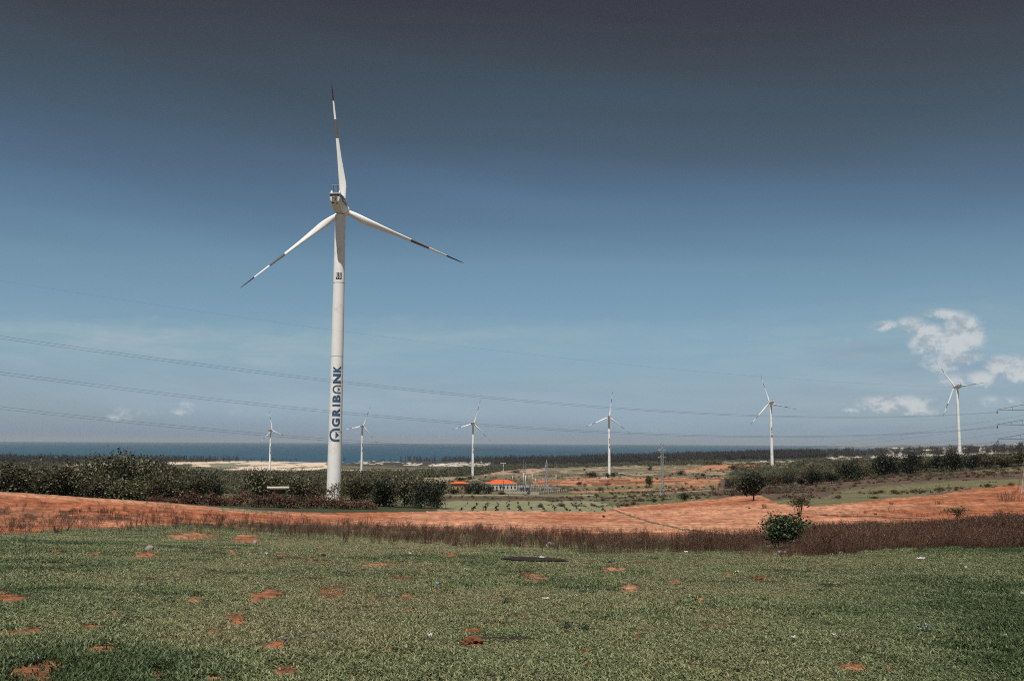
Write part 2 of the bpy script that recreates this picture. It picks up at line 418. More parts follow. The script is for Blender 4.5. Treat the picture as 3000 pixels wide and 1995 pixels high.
GB = [(-600, 1575), (0, 1567), (100, 1562), (180, 1551), (350, 1546), (600, 1533), (800, 1524), (1000, 1540), (1250, 1552), (1500, 1568), (1750, 1582),
      (2000, 1586), (2300, 1594), (2500, 1600), (3000, 1590), (3600, 1585)]
UB = [(-600, 1400), (0, 1440), (350, 1462), (600, 1482), (760, 1495), (980, 1503), (1200, 1497), (1500, 1496), (1600, 1497), (1760, 1500), (1800, 1488),
      (1850, 1482), (1950, 1475), (2050, 1466), (2150, 1455), (2210, 1450), (2228, 1451), (2252, 1462), (2280, 1475), (2330, 1480), (2400, 1484), (2480, 1473), (2560, 1466), (2640, 1456),
      (2740, 1450), (2850, 1432), (3000, 1418), (3600, 1390)]
PATCH = [(718, 1577, 34, 8), (170, 1616, 18, 5), (272, 1622, 16, 4), (430, 1625, 30, 6), (970, 1734, 38, 10), (18, 1745, 40, 13), (570, 1757, 24, 7),
         (690, 1816, 32, 14), (745, 1756, 22, 8), (790, 1740, 28, 8), (615, 1849, 20, 9), (763, 1851, 15, 5), (805, 1891, 26, 12), (300, 1905, 38, 10),
         (585, 1938, 13, 6), (650, 1946, 15, 6), (50, 1976, 46, 17), (140, 1986, 30, 14), (840, 1965, 46, 12), (460, 1980, 34, 13), (620, 1991, 42, 9),
         (1565, 1690, 38, 7), (1845, 1726, 20, 8), (1640, 1778, 13, 4), (1730, 1764, 13, 5), (1380, 1848, 16, 6), (1205, 1916, 20, 6), (1722, 1906, 22, 10),
         (1825, 1864, 13, 6), (1885, 1840, 9, 5), (2130, 1684, 14, 5), (2062, 1757, 17, 6), (2490, 1958, 32, 8), (2580, 1944, 20, 7), (2625, 1949, 13, 5),
         (2760, 1925, 9, 4), (2150, 1966, 28, 9), (2016, 1948, 17, 8), (2054, 1945, 11, 9), (2770, 1797, 9, 3), (2452, 1700, 9, 3), (560, 1570, 60, 6),
         (195, 1715, 12, 5), (230, 1645, 8, 4), (680, 1616, 8, 4), (1100, 1655, 40, 4), (1310, 1625, 20, 4), (1380, 1600, 14, 4), (1540, 1605, 12, 3),
         (1170, 1690, 30, 3), (1275, 1730, 14, 5), (1190, 1745, 20, 4), (1800, 1668, 30, 4), (1975, 1707, 18, 5), (1980, 1760, 16, 6), (2100, 1830, 12, 4),
         (1460, 1750, 14, 5), (1800, 1890, 20, 5), (2330, 1780, 8, 3), (1230, 1820, 10, 4), (1090, 1800, 12, 5), (1440, 1830, 26, 5), (470, 1850, 18, 5),
         (260, 1840, 30, 6), (90, 1850, 30, 7), (330, 1790, 24, 6), (140, 1950, 40, 10), (1580, 1945, 10, 5), (2900, 1900, 14, 4), (2960, 1677, 8, 4), (1060, 1985, 34, 8),
         (2480, 1990, 26, 6), (2130, 1985, 30, 8), (1020, 1940, 20, 6), (30, 1855, 28, 6)]


def bare(px, py):                             # 0..1 bare red soil in the lawn
    b = np.zeros(px.shape)
    wx = (vnoise(px / 14, py / 5, 3, 5) - .5) * 80; wy = (vnoise(px / 12 + 40, py / 4.6, 4, 5) - .5) * 26
    for (cx, cy, rx, ry) in PATCH:
        d = ((px + wx - cx) / (rx * 1.2)) ** 2 + ((py + wy - cy) / (ry * 1.5)) ** 2
        b = np.maximum(b, np.clip(1.7 - d, 0, 1))
    speck = np.clip((vnoise(px / 13, py / 4.0, 5, 3) - .625) * 9, 0, .9) * np.clip((vnoise(px / 150, py / 60, 6, 2) - .36) * 5, 0, 1) * np.clip(1.35 - px / 2600, .35, 1)
    return np.maximum(b * np.clip((vnoise(px / 7, py / 2.2, 7, 3) - .24) * 5, .30, 1), speck)


def lin(px, tab): return np.interp(px, [p[0] for p in tab], [p[1] for p in tab])


RED = np.array((.325, .120, .058)); REDL = np.array((.42, .212, .130)); REDD = np.array((.22, .075, .038))
DRY = np.array((.125, .105, .064)); TAN = np.array((.185, .155, .108)); GRN = np.array((.045, .052, .028)); BRN = np.array((.085, .058, .042)); PALE = np.array((.56, .47, .38))
OLV = np.array((.125, .118, .062)); SAND = np.array((.58, .53, .46)); LAWN = np.array((.026, .030, .016)); FORF = np.array((.045, .045, .038))  # LAWN is darkened so gaps between the blades look shaded


def paint(x, y, z):
    px, py = project(x, y, z); D = np.hypot(x, y); a = np.arctan2(x, y)
    infront = (y > 0) & (np.abs(a) < .75)
    n1 = vnoise(x / 9, y / 9, 11); n2 = vnoise(x / 2.1, y / 2.1, 12); n3 = vnoise(x / 60, y / 60, 13); n4 = vnoise(x / 260, y / 260, 14)
    jx = px + (vnoise(px / 30, py / 6, 21) - .5) * 26; jy = py + (vnoise(px / 24 + 9, py / 7, 22) - .5) * 5
    L = lambda A, B, t: A * (1 - t[:, None]) + B * t[:, None]
    sm = lambda v, lo, hi: np.clip((v - lo) / (hi - lo), 0, 1)
    # far country: scrub with drier and barer patches
    c = L(GRN, DRY, sm(n3 * .5 + n4 * .5 + (n1 - .5) * .25, .46, .6))
    c = L(c, TAN, sm(vnoise(x / 90, y / 200, 31), .62, .7) * .7)
    mid = (D > 240) & (D < 2300)
    def area(poly, col, amt=1.0, extra=None, jag=1.0):
        nonlocal c
        m = pin(px + (jx - px) * jag, py + (jy - py) * jag, poly) & (D > 170) & infront
        if extra is not None: m &= extra
        if callable(col): cc = col(m)
        else: cc = np.broadcast_to(col, (m.sum(), 3))
        c[m] = c[m] * (1 - amt) + cc * amt
    # coastal forest floor
    area([(-600, 1320), (3600, 1290), (3600, 1328), (2700, 1338), (2300, 1350), (1900, 1362), (1600, 1368), (1200, 1366), (700, 1362), (-600, 1362)], FORF)
    # salt pans and pale fields on the left
    pan = lambda m: PALE * (0.85 + .3 * n4[m])[:, None] * np.array((1, .96, .92))
    for P in ([(560, 1353), (700, 1350), (960, 1352), (950, 1364), (830, 1372), (700, 1370), (560, 1366)], [(620, 1366), (1000, 1361), (985, 1371), (860, 1377), (640, 1374)],
              [(480, 1353), (590, 1353), (590, 1358), (500, 1361)], [(190, 1361), (300, 1356), (340, 1357), (340, 1363), (220, 1372), (190, 1370)],
              [(540, 1376), (800, 1375), (800, 1379), (540, 1380)], [(800, 1379), (940, 1372), (950, 1376), (810, 1384)], [(990, 1375), (1215, 1377), (1215, 1380), (990, 1379)],
              [(720, 1380), (830, 1378), (830, 1386), (720, 1387)]):
        area(P, pan, .95, jag=.25)
    # bunds and tracks between the pans
    for (x0, y0, x1, y1, w) in ((560, 1362, 690, 1357, 1.0), (690, 1357, 735, 1353, 1), (700, 1366, 860, 1360, 1.1), (860, 1360, 900, 1366, 1), (780, 1372, 900, 1368, 1), (600, 1371, 700, 1371, 1.6), (840, 1374, 950, 1366, 1.4)):
        t = sm(px, x0, x1); yy = y0 + (y1 - y0) * t; m = (px > x0) & (px < x1) & (np.abs(py - yy) < w * .75) & (D > 900); c[m] = GRN * 1.2
    area([(610, 1359), (640, 1356), (735, 1360), (725, 1368), (620, 1370)], np.array((.15, .15, .11)), .9, jag=.4)
    dune = lambda m: SAND * (0.55 + .7 * n1[m])[:, None]
    dn = vnoise(px / 16, py / 2.2, 41)
    for P, th in (([(1000, 1349), (1120, 1347), (1180, 1352), (1120, 1360), (1000, 1358)], .55), ([(1180, 1354), (1240, 1355), (1230, 1364), (1180, 1364)], .52), ([(1255, 1360), (1400, 1350), (1440, 1354), (1430, 1362), (1400, 1366), (1255, 1366)], .42),
                  ([(2190, 1352), (2350, 1346), (2350, 1352), (2190, 1357)], .4), ([(2040, 1353), (2230, 1350), (2230, 1354), (2040, 1357)], .5), ([(2420, 1340), (2560, 1330), (2560, 1346), (2430, 1350)], .56),
                  ([(2560, 1316), (3000, 1296), (3600, 1290), (3600, 1330), (2900, 1336), (2560, 1344)], .47), ([(2640, 1302), (3000, 1299), (3600, 1296), (3600, 1312), (2640, 1312)], .44)):
        area(P, dune, .95, extra=dn > th, jag=.2)
    # strips behind the substation and to the right
    area([(1225, 1399), (1400, 1396), (1410, 1408), (1240, 1412)], np.array((.25, .21, .14)))
    area([(1290, 1378), (1560, 1372), (1900, 1362), (2100, 1352), (2320, 1354), (2300, 1364), (2140, 1376), (2130, 1402), (1560, 1405), (1420, 1402), (1400, 1394), (1290, 1396)], lambda m: DRY * (0.7 + .75 * n1[m])[:, None])
    area([(1290, 1378), (1520, 1370), (1500, 1384), (1290, 1396)], GRN * 1.1, .8, extra=n3 < .62)
    st = vnoise(px / 70, py / 2.0, 51)
    area([(1400, 1380), (1560, 1372), (1900, 1362), (2100, 1352), (2320, 1356), (2150, 1378), (2100, 1400), (1560, 1404)], TAN * 1.45, .85, extra=st > .58, jag=0)
    area([(1400, 1380), (1900, 1366), (2150, 1376), (2100, 1400), (1560, 1404)], BRN * 1.1, .8, extra=st < .40, jag=0)
    area([(1440, 1384), (1560, 1374), (1600, 1378), (1560, 1387), (1440, 1391)], np.array((.42, .27, .20)), .8, extra=n1 > .42, jag=.5)
    rr = lambda m: (RED * (1 - st[m])[:, None] * 1.0 + REDL * st[m][:, None]) * (0.75 + .5 * n1[m])[:, None]
    area([(1970, 1381), (2050, 1371), (2130, 1364), (2225, 1363), (2232, 1370), (2080, 1377), (1990, 1385)], rr, .95, jag=.5)
    area([(2060, 1364), (2180, 1359), (2240, 1360), (2200, 1364), (2060, 1368)], rr, .8, jag=.5)
    area([(1560, 1405), (1700, 1402), (1900, 1399), (2140, 1401), (2125, 1425), (1960, 1428), (1720, 1424), (1560, 1420)], lambda m: rr(m) * (1 - .5 * (st[m] < .47))[:, None], .95, jag=.6)
    area([(1300, 1408), (1560, 1402), (1560, 1436), (1300, 1440)], lambda m: DRY * (0.6 + .6 * n1[m])[:, None], .8)
    area([(1700, 1425), (2110, 1412), (2200, 1420), (2150, 1428), (1720, 1438)], OLV * 1.15, .85)
    area([(1670, 1439), (1850, 1434), (2050, 1424), (2065, 1432), (1840, 1442), (1690, 1449)], rr, .92, jag=.6)
    area([(2020, 1413), (2160, 1408), (2190, 1420), (2100, 1432), (1980, 1428)], rr, .6, extra=n1 > .45, jag=.6)
    area([(-600, 1449), (1290, 1449), (2120, 1434), (2160, 1452), (2060, 1468), (1780, 1490), (1290, 1472), (-600, 1480)], lambda m: OLV * (0.65 + .6 * n1[m])[:, None], .9)
    area([(1290, 1455), (1720, 1455), (1700, 1467), (1290, 1464)], BRN * .95, .85)
    area([(1850, 1440), (2150, 1428), (2180, 1444), (1900, 1456)], lambda m: BRN * (0.8 + .9 * n2[m])[:, None], .5)
    area([(1285, 1468), (1700, 1467), (1760, 1470), (1880, 1500), (1760, 1505), (1600, 1497), (1285, 1497)], lambda m: np.array((.20, .195, .118)) * (0.8 + .4 * n2[m])[:, None], .95, jag=.5)
    # brown and green slope on the right
    area([(2110, 1404), (2300, 1398), (2560, 1395), (2800, 1378), (3600, 1340), (3600, 1420), (2850, 1436), (2640, 1460), (2400, 1488), (2255, 1480), (2255, 1455), (2100, 1460)], lambda m: BRN * (0.75 + .8 * n1[m])[:, None])
    area([(2430, 1455), (2460, 1432), (2560, 1424), (2640, 1420), (2760, 1408), (3100, 1400), (3600, 1390), (3600, 1420), (3000, 1424), (2860, 1428), (2640, 1460), (2430, 1488), (2255, 1482), (2260, 1466), (2330, 1462)], lambda m: OLV * (0.75 + .6 * n1[m])[:, None], .9)
    area([(2850, 1378), (3000, 1368), (3600, 1350), (3600, 1372), (3000, 1380), (2850, 1388)], OLV * 1.3, .8, extra=n1 > .42)
    area([(2300, 1440), (2560, 1418), (2900, 1398), (2900, 1402), (2560, 1430), (2300, 1452)], BRN, .6, extra=n2 > .4)
    # red fields
    ub = lin(px, UB); ub = ub + (vnoise(px / 40, py * 0, 61) - .5) * 4
    near = (py > ub) & (D < 420) & infront
    hid = (px < 1250) & (D > 172)
    near &= ~hid
    q = sm(vnoise(x / 26, y / 5.5, 71) * .55 + vnoise(x / 7, y / 1.6, 72) * .45, .34, .68)
    lite = sm(vnoise(x / 45, y / 30, 73), .42, .62)
    rc = L(L(REDD * 1.25, RED, q), REDL, lite * .75)
    wl = sm(px + (n3 - .5) * 300, 1700, 1850) * sm(-px - (n3 - .5) * 300, -2750, -2450) * sm(py, 1490, 1502) + sm(px + (n3 - .5) * 200, 1100, 1250) * sm(-px, -1700, -1500)
    rc = L(rc, REDL * 1.05, np.clip(wl, 0, 1) * .8 * sm(n1, .25, .55))
    dk = sm(px, 2500, 3000) * (py < 1515)
    rc = L(rc, RED * .85, dk * .7)
    scr = sm(vnoise(px / 45, py / 7, 74), .53, .62) * (sm(-px, -620, -420) * sm(py, 1482, 1494) * sm(-py, -1534, -1520) * .85 + sm(px, 2450, 2650) * sm(py, 1440, 1455) * sm(-py, -1515, -1500) * .45)
    fur = vnoise(x / 1.1 + .4 * y, y / 5.0, 75, 3) * .5 + vnoise(px / 10, py / 1.6, 76, 3) * .5
    rc = rc * (0.66 + .68 * sm(fur, .34, .64))[:, None]
    rc = L(rc, np.array((.10, .05, .03)), np.clip(scr, 0, 1))
    c[near] = rc[near]
    strip = near & (px > 640) & (px < 1080) & (py < 1499 + (n1 - .5) * 8) & (D > 120)
    c[strip] = DRY * 1.7
    for pts, w, col in (([(1768, 1482), (1830, 1505), (1900, 1528), (2000, 1550), (2090, 1560)], 2.0, GRN * 1.8), ([(1772, 1481), (1840, 1502)], 1.3, REDL * 1.2), ([(2390, 1506), (2480, 1512), (2560, 1513), (2700, 1519), (2780, 1526)], 1.3, BRN * .9),
                        ([(2560, 1530), (2680, 1536), (2800, 1530), (3000, 1522)], 1.6, OLV)):
        yy = lin(px, pts); m = near & (px > pts[0][0]) & (px < pts[-1][0]) & (np.abs(py - yy - (n2 - .5) * 3) < w); c[m] = col
    # dry weed zone: mixture of soil and dead stems on both sides of the lawn edge
    gb = lin(px, GB) + (vnoise(px / 23, py * 0, 62) - .5) * 9
    lawn = ((py > gb) & (D < 75)) | (D < 20)
    lw = L(LAWN, np.array((.060, .054, .030)), sm(n1, .45, .62) * .7)
    lw = L(lw, np.array((.10, .065, .036)), sm(n2, .5, .7) * .4)
    c[lawn] = lw[lawn]
    wz_ = sm(py, lin(px, GB) - 26, lin(px, GB) - 4) * sm(-py, -lin(px, GB) - 60, -lin(px, GB) - 30) * sm(px, 500, 900) * (D < 80)
    c = L(c, np.array((.145, .100, .058)) * (.7 + .6 * n2)[:, None], wz_ * .62)
    b = bare(px, py); bl = L(RED * .95, REDL, sm(n2, .35, .7))
    c = L(c, bl, b * lawn * infront)
    # everything behind the viewer
    bk = ~infront
    c[bk & (D < 60)] = LAWN
    return c


# rows of the ground grid: fine enough to carry field edges out to the coast
rows = [0.6, 2, 4, 5.5]
py = 2060.0; base = np.log(np.linspace(math.log(6.2), math.log(15000), 10))
Dq = np.exp(np.linspace(math.log(6.0), math.log(15000), 4000)); xq, yq, _ = ray(1500, 1450)
zz = terrain(xq * Dq, yq * Dq); pyq = project(xq * Dq, yq * Dq, zz)[1]
ang = np.cumsum(np.concatenate([[0], np.abs(np.diff(pyq)) + 0.0]) * np.where(pyq < 1500, 2.2, 1.0)) + np.arange(4000) * 0.05
k = np.interp(np.linspace(0, ang[-1], 520), ang, Dq); rows += list(k[k > 6]); rows += [20000, 30000, 42000]
rows = np.array(rows)
cols_px = np.arange(-220, 3221, 4.6); cols = [math.atan2(*ray(p, 1450)[:2]) for p in cols_px]
side = np.linspace(0, 1, 34)[1:]
rt = cols[-1] + (2 * math.pi - cols[-1] + cols[0]) * side[:-1] ** 1.0
cols = np.array(cols + list(rt))
A, Dg = np.meshgrid(cols, rows, indexing='ij')
GX = (np.sin(A) * Dg).ravel(); GY = (np.cos(A) * Dg).ravel(); GZ = terrain(GX, GY)
bump_ = (vnoise(GX / .9, GY / .9, 81, 3) - .5) * .07 * (np.hypot(GX, GY) < 90) + (vnoise(GX / 3, GY / 3, 82, 3) - .5) * .25 * np.clip((np.hypot(GX, GY) - 60) / 100, 0, 1)
GZ = GZ + bump_
GC = np.zeros((len(GX), 3))
for s in range(0, len(GX), 60000): GC[s:s + 60000] = paint(GX[s:s + 60000], GY[s:s + 60000], GZ[s:s + 60000])
na, nr = len(cols), len(rows)
I = np.arange(na * nr).reshape(na, nr); I2 = np.roll(I, -1, axis=0)
F = np.stack([I[:, :-1], I2[:, :-1], I2[:, 1:], I[:, 1:]], -1).reshape(-1, 4)[:, ::-1]


def ground_material():
    m = bpy.data.materials.new('soil_and_vegetation'); m.use_nodes = True; h = NG(m.node_tree); b = m.node_tree.nodes['Principled BSDF']
    at_ = h.new('ShaderNodeAttribute', attribute_name='land'); geo = h.new('ShaderNodeNewGeometry'); P = geo.outputs['Position']
    n1 = h.noise(P, 2.2, 8, .68); n2 = h.noise(P, .25, 6, .65); n3 = h.noise(P, 14.0, 4, .7)
    mpf = h.new('ShaderNodeMapping'); h.put(mpf.inputs[0], P); mpf.inputs['Scale'].default_value = (.55, 1.7, 1); mpf.inputs['Rotation'].default_value = (0, 0, .12)
    n4 = h.noise(mpf.outputs[0], 1.0, 5, .7, .6)
    f = h.math('MULTIPLY', h.sstep(n1, .28, .72, .58, 1.42), h.sstep(n2, .3, .7, .80, 1.20))
    f = h.math('MULTIPLY', f, h.sstep(n4, .34, .66, .66, 1.32))
    f = h.math('MULTIPLY', f, h.sstep(n3, .3, .7, .85, 1.15))
    mu = h.new('ShaderNodeVectorMath', operation='SCALE'); h.put(mu.inputs[0], at_.outputs['Color']); h.put(mu.inputs['Scale'], f)
    h.put(b.inputs['Base Color'], mu.outputs[0]); b.inputs['Roughness'].default_value = .95; b.inputs['Specular IOR Level'].default_value = .12
    bp = h.new('ShaderNodeBump'); bp.inputs['Strength'].default_value = .9; bp.inputs['Distance'].default_value = .16
    h.put(bp.inputs['Height'], h.math('ADD', h.math('ADD', n1, n4), h.math('MULTIPLY', n3, .3))); m.node_tree.links.new(bp.outputs[0], b.inputs['Normal'])
    return m


me = bpy.data.meshes.new('ground'); nv = len(GX)
me.vertices.add(nv); me.vertices.foreach_set('co', np.stack([GX, GY, GZ], -1).ravel())
me.loops.add(F.size); me.loops.foreach_set('vertex_index', F.ravel().astype(np.int32))
me.polygons.add(len(F)); me.polygons.foreach_set('loop_start', np.arange(0, F.size, 4, dtype=np.int32)); me.polygons.foreach_set('loop_total', np.full(len(F), 4, np.int32))
me.update(calc_edges=True)
ca = me.color_attributes.new('land', 'FLOAT_COLOR', 'POINT'); ca.data.foreach_set('color', np.concatenate([GC, np.ones((nv, 1))], 1).ravel())
me.materials.append(ground_material()); me.polygons.foreach_set('use_smooth', [True] * len(F))
tag(link('ground', me), 'rolling farmland of grass, red soil fields and scrub running down to the coast', kind='structure')

# ------------------------------------------------------------------ sea
sea = bpy.data.materials.new('sea_water'); sea.use_nodes = True; h = NG(sea.node_tree); b = sea.node_tree.nodes['Principled BSDF']
geo = h.new('ShaderNodeNewGeometry'); P = geo.outputs['Position']
mp = h.new('ShaderNodeMapping'); h.put(mp.inputs[0], P); mp.inputs['Scale'].default_value = (.006, .02, 0)
n1 = h.noise(mp.outputs[0], 1.0, 6, .6); cap = h.noise(mp.outputs[0], 3.4, 2, .5)
c = h.mix(h.sstep(n1, .3, .7), (.016, .055, .090), (.026, .076, .118)); c = h.mix(h.sstep(cap, .755, .79), c, (.5, .56, .6))
h.put(b.inputs['Base Color'], c); b.inputs['Roughness'].default_value = .55; b.inputs['IOR'].default_value = 1.33; b.inputs['Specular IOR Level'].default_value = .18
vs = []; fs = []; seg = 96; rr_ = [2500, 5000, 12000, 30000, 60000]
for r_ in rr_:
    for i in range(seg + 1):
        a = R(-75) + R(150) * i / seg; vs.append((math.sin(a) * r_, math.cos(a) * r_, 0.0))
for j in range(len(rr_) - 1):
    for i in range(seg):
        a = j * (seg + 1) + i; fs.append((a, a + seg + 1, a + seg + 2, a + 1))
tag(link('sea', mesh_from('sea', vs, [f[::-1] for f in fs], [sea])), 'blue sea with scattered whitecaps below the horizon', kind='structure')

# far headland across the bay, beyond the sea on the right
hm = material('far_headland', (.085, .10, .10), .9, .35, .0015, dirt=((.50, .46, .40), .0011))
vs = []; fs = []; n = 160
prof = [(0, -4), (.15, .5), (.5, 1.0), (.85, .6), (1, -4)]
for i in range(n + 1):
    t = i / n; px = 2380 + 1100 * t; dx, dy, _ = ray(px, 1295)
    hgt = (52 + 48 * (1 - (1 - min(1, t * 2.2)) ** 2)) * min(1, t * 8) * (.8 + .4 * mnoise.noise(Vector((t * 9, 0, 0))) + .15 * mnoise.noise(Vector((t * 40, 3, 0))))
    for q, f in prof:
        Dd = 19000 + 3600 * q; vs.append((dx * Dd, dy * Dd, hgt * f if f > 0 else f))
for i in range(n):
    for j in range(4):
        a = i * 5 + j; fs.append((a, a + 5, a + 6, a + 1))
tag(link('far_hills', mesh_from('far_hills', vs, fs, [hm], True)), 'low hazy headland across the bay', kind='structure')


# ------------------------------------------------------------------ wind turbines
ST_R = [1.0, 2.4, 4.5, 7.5, 11, 16, 22, 28, 33, 37, 38.25]
ST_C = [1.40, 1.55, 1.9, 2.10, 1.75, 1.20, .84, .60, .44, .30, .08]
ST_T = [1.45, 1.55, 1.35, 1.15, .92, .66, .46, .32, .21, .12, .03]
ST_W = [4, 3, 0, -8, -15, -20, -23, -24, -25, -25, -25]


def blade_seg(r0, r1, steps, grow=0.0):
    n = 18; vs = []; fs = []
    rs = np.linspace(r0, r1, steps)
    for r in rs:
        c, t, w = (float(np.interp(r, ST_R, q)) for q in (ST_C, ST_T, ST_W)); w = R(w)
        k = min(1, max(0, (r - 2.4) / 5.1)); off = .5 * (1 - k) + .32 * k
        bend = 1.1 * (r / 38.25) ** 2
        for j in range(n):
            a = 2 * math.pi * j / n; u = (1 - math.cos(a)) / 2
            hth = math.sin(a) * .5 * (1 if k <= 0 else (1 - k) + k * (1.25 - .9 * u) * (1.0 if math.sin(a) > 0 else .65))
            X = (u - off) * (c + grow); Y = hth * (t + grow)
            vs.append((X * math.cos(w) + Y * math.sin(w), -X * math.sin(w) + Y * math.cos(w) + bend, r))
    for i in range(steps - 1):
        for j in range(n):
            a = i * n + j; b = i * n + (j + 1) % n; fs.append((a, b, b + n, a + n))
    fs.append(tuple(range(n - 1, -1, -1))); fs.append(tuple((steps - 1) * n + j for j in range(n)))
    return vs, fs


def bladem(name, segs, mat):
    mb = MB()
    for r0, r1, st in segs: mb.add(*blade_seg(r0, r1, st))
    me = mb.mesh(name, mat); smooth_sharp(me, 50); return me


BL_W = bladem('blade', [(1.0, 21.5, 18), (27.2, 32.8, 5)], M['white'])
BL_M = bladem('red_band', [(21.5, 27.2, 6)], M['blade_red'])
BL_G = bladem('red_band', [(21.5, 27.2, 6)], M['band_grey'])
BL_T = bladem('dark_tip', [(32.8, 38.25, 7)], M['blade_dark'])


def lathe(prof, n=40):                         # (radius, z) profile round the Z axis
    vs = []; fs = []
    for r, z in prof:
        for k in range(n):
            a = 2 * math.pi * k / n; vs.append((r * math.cos(a), r * math.sin(a), z))
    for i in range(len(prof) - 1):
        for k in range(n):
            a = i * n + k; b = i * n + (k + 1) % n; fs.append((a, b, b + n, a + n))
    return vs, fs


TOW_R = lambda z: 2.03 + (1.50 - 2.03) * max(0, min(1, z / 83.0))


def tower_mesh():
    mb = MB(); pr = [(TOW_R(0) + .02, -6.0)]
    for z in (0, 20.9, 21.0, 42, 42.1, 63, 63.1, 82.6): pr.append((TOW_R(z), z))
    pr.append((1.42, 82.9)); mb.add(*lathe(pr, 48)); me = mb.mesh('tower', M['white']); smooth_sharp(me, 40); return me


def seam_mesh(z):
    mb = MB(); r = TOW_R(z); mb.add(*lathe([(r - .02, z - .09), (r + .022, z - .07), (r + .022, z + .07), (r - .02, z + .09)], 48)); return mb.mesh('flange_joint', M['seam'])


def nacelle_mesh():
    mb = MB()
    # cross sections along y: (y, halfwidth top, halfwidth mid, top z, mid z, low z, halfwidth low)
    S = [(-8.3, 1.32, 1.36, 2.35, 1.2, .45, 1.10), (-8.15, 1.42, 1.46, 2.50, 1.2, .30, 1.18), (-6.4, 1.50, 1.60, 2.55, .9, -.55, 1.15), (-3.2, 1.60, 1.75, 2.50, .5, -1.75, 1.10),
         (0.9, 1.62, 1.78, 2.25, .3, -1.85, 1.15), (2.6, 1.45, 1.60, 1.85, .2, -1.55, 1.0), (3.0, 1.25, 1.35, 1.55, .1, -1.30, .9)]
    n = 8; vs = []
    for y, wt, wm, zt, zm, zl, wl in S:
        vs += [(-wt * .86, y, zt), (wt * .86, y, zt), (wt, y, zt - .35), (wm, y, zm), (wl, y, zl), (-wl, y, zl), (-wm, y, zm), (-wt, y, zt - .35)]
    fs = []
    for i in range(len(S) - 1):
        for k in range(n):
            a = i * n + k; b = i * n + (k + 1) % n; fs.append((b, a, a + n, b + n))
    fs.append(tuple(range(n))); fs.append(tuple((len(S) - 1) * n + k for k in range(n - 1, -1, -1)))
    mb.add(vs, fs); return mb.mesh('nacelle', M['nacelle'])


def hub_mesh():
    mb = MB(); pr = [(1.35, 3.05), (1.60, 3.3), (1.72, 4.2), (1.66, 5.4), (1.35, 6.3), (.8, 6.95), (.05, 7.2)]
    vs, fs = lathe(pr, 28); vs = [(x, z, y) for x, y, z in vs]; fs = [f[::-1] for f in fs]
    mb.add(vs, fs); me = mb.mesh('hub', M['white']); smooth_sharp(me, 50); return me


def boxes_mesh(name, lst, mat):
    mb = MB()
    for c, d in lst: mb.box(c, d)
    return mb.mesh(name, mat)


def boxes_list(name, lst, mat): return [boxes_mesh(name, [q], mat) for q in lst]


T_TOWER = tower_mesh(); T_NAC = nacelle_mesh(); T_HUB = hub_mesh(); T_SEAMS = [seam_mesh(z) for z in (20.95, 42.05, 63.05)]
T_ROOF = boxes_list('roof_lip', [((0, -5.1, 2.62), (2.9, 6.6, .16)), ((0, -.4, 2.50), (2.7, 2.6, .12))], M['white'])
T_STRIPE = boxes_list('dark_stripe', [((0, -8.22, 2.06), (2.72, .24, .46)), ((1.575, -4.3, 1.95), (.10, 6.4, .42)), ((-1.575, -4.3, 1.95), (.10, 6.4, .42))], M['black'])
T_SIDE = boxes_list('side_stripe', [((1.72, -2.6, .95), (.12, 5.6, .22)), ((1.70, -1.9, .45), (.14, 4.2, .16)), ((-1.72, -2.6, .95), (.12, 5.6, .22)), ((1.60, -5.9, 1.2), (.14, .9, .55))], M['black'])
T_PANEL = boxes_mesh('rear_panel', [((0, -8.33, 1.25), (1.55, .12, 1.15))], M['seam'])
T_LOGO = boxes_list('panel_mark', [((-.52, -8.42, 1.25), (.12, .08, .85)), ((-.25, -8.42, 1.30), (.45, .08, .12)), ((.12, -8.42, 1.42), (.12, .08, .5)), ((.38, -8.42, 1.12), (.34, .08, .12)), ((.55, -8.42, 1.45), (.12, .08, .45)), ((.2, -8.42, .95), (.5, .08, .12)), ((.30, -8.42, 1.62), (.12, .08, .26))], M['black'])
T_VENT = boxes_list('vent', [((-.55, -7.65, .10), (.62, .5, .35)), ((.45, -7.35, -.05), (.4, .4, .3))], M['black'])
mb = MB()
for x in (-.72, .62):
    mb.tube([(x, -7.3, 2.6), (x * .82, -7.3, 5.1)], .05, 5); mb.tube([(x, -6.2, 2.6), (x * .82, -6.9, 5.1)], .05, 5)
for z in (3.1, 3.6, 4.1, 4.6): mb.tube([(-.70, -7.3, z), (.60, -7.3, z)], .04, 4)
mb.tube([(-.95, -7.3, 5.12), (.9, -7.3, 5.12)], .07, 5); mb.tube([(-.5, -7.3, 5.1), (-.5, -7.3, 5.55)], .04, 4); mb.tube([(.35, -7.3, 5.1), (.35, -7.3, 5.5)], .04, 4)
T_MAST = mb.mesh('weather_mast', M['steel_dark'])
mb = MB(); vs, fs = lathe([(.30, 0), (.34, .3), (.34, .62), (.24, .82), (.02, .9)], 12); mb.add(vs, fs); T_LAMP = mb.mesh('warning_lamp', M['white'])


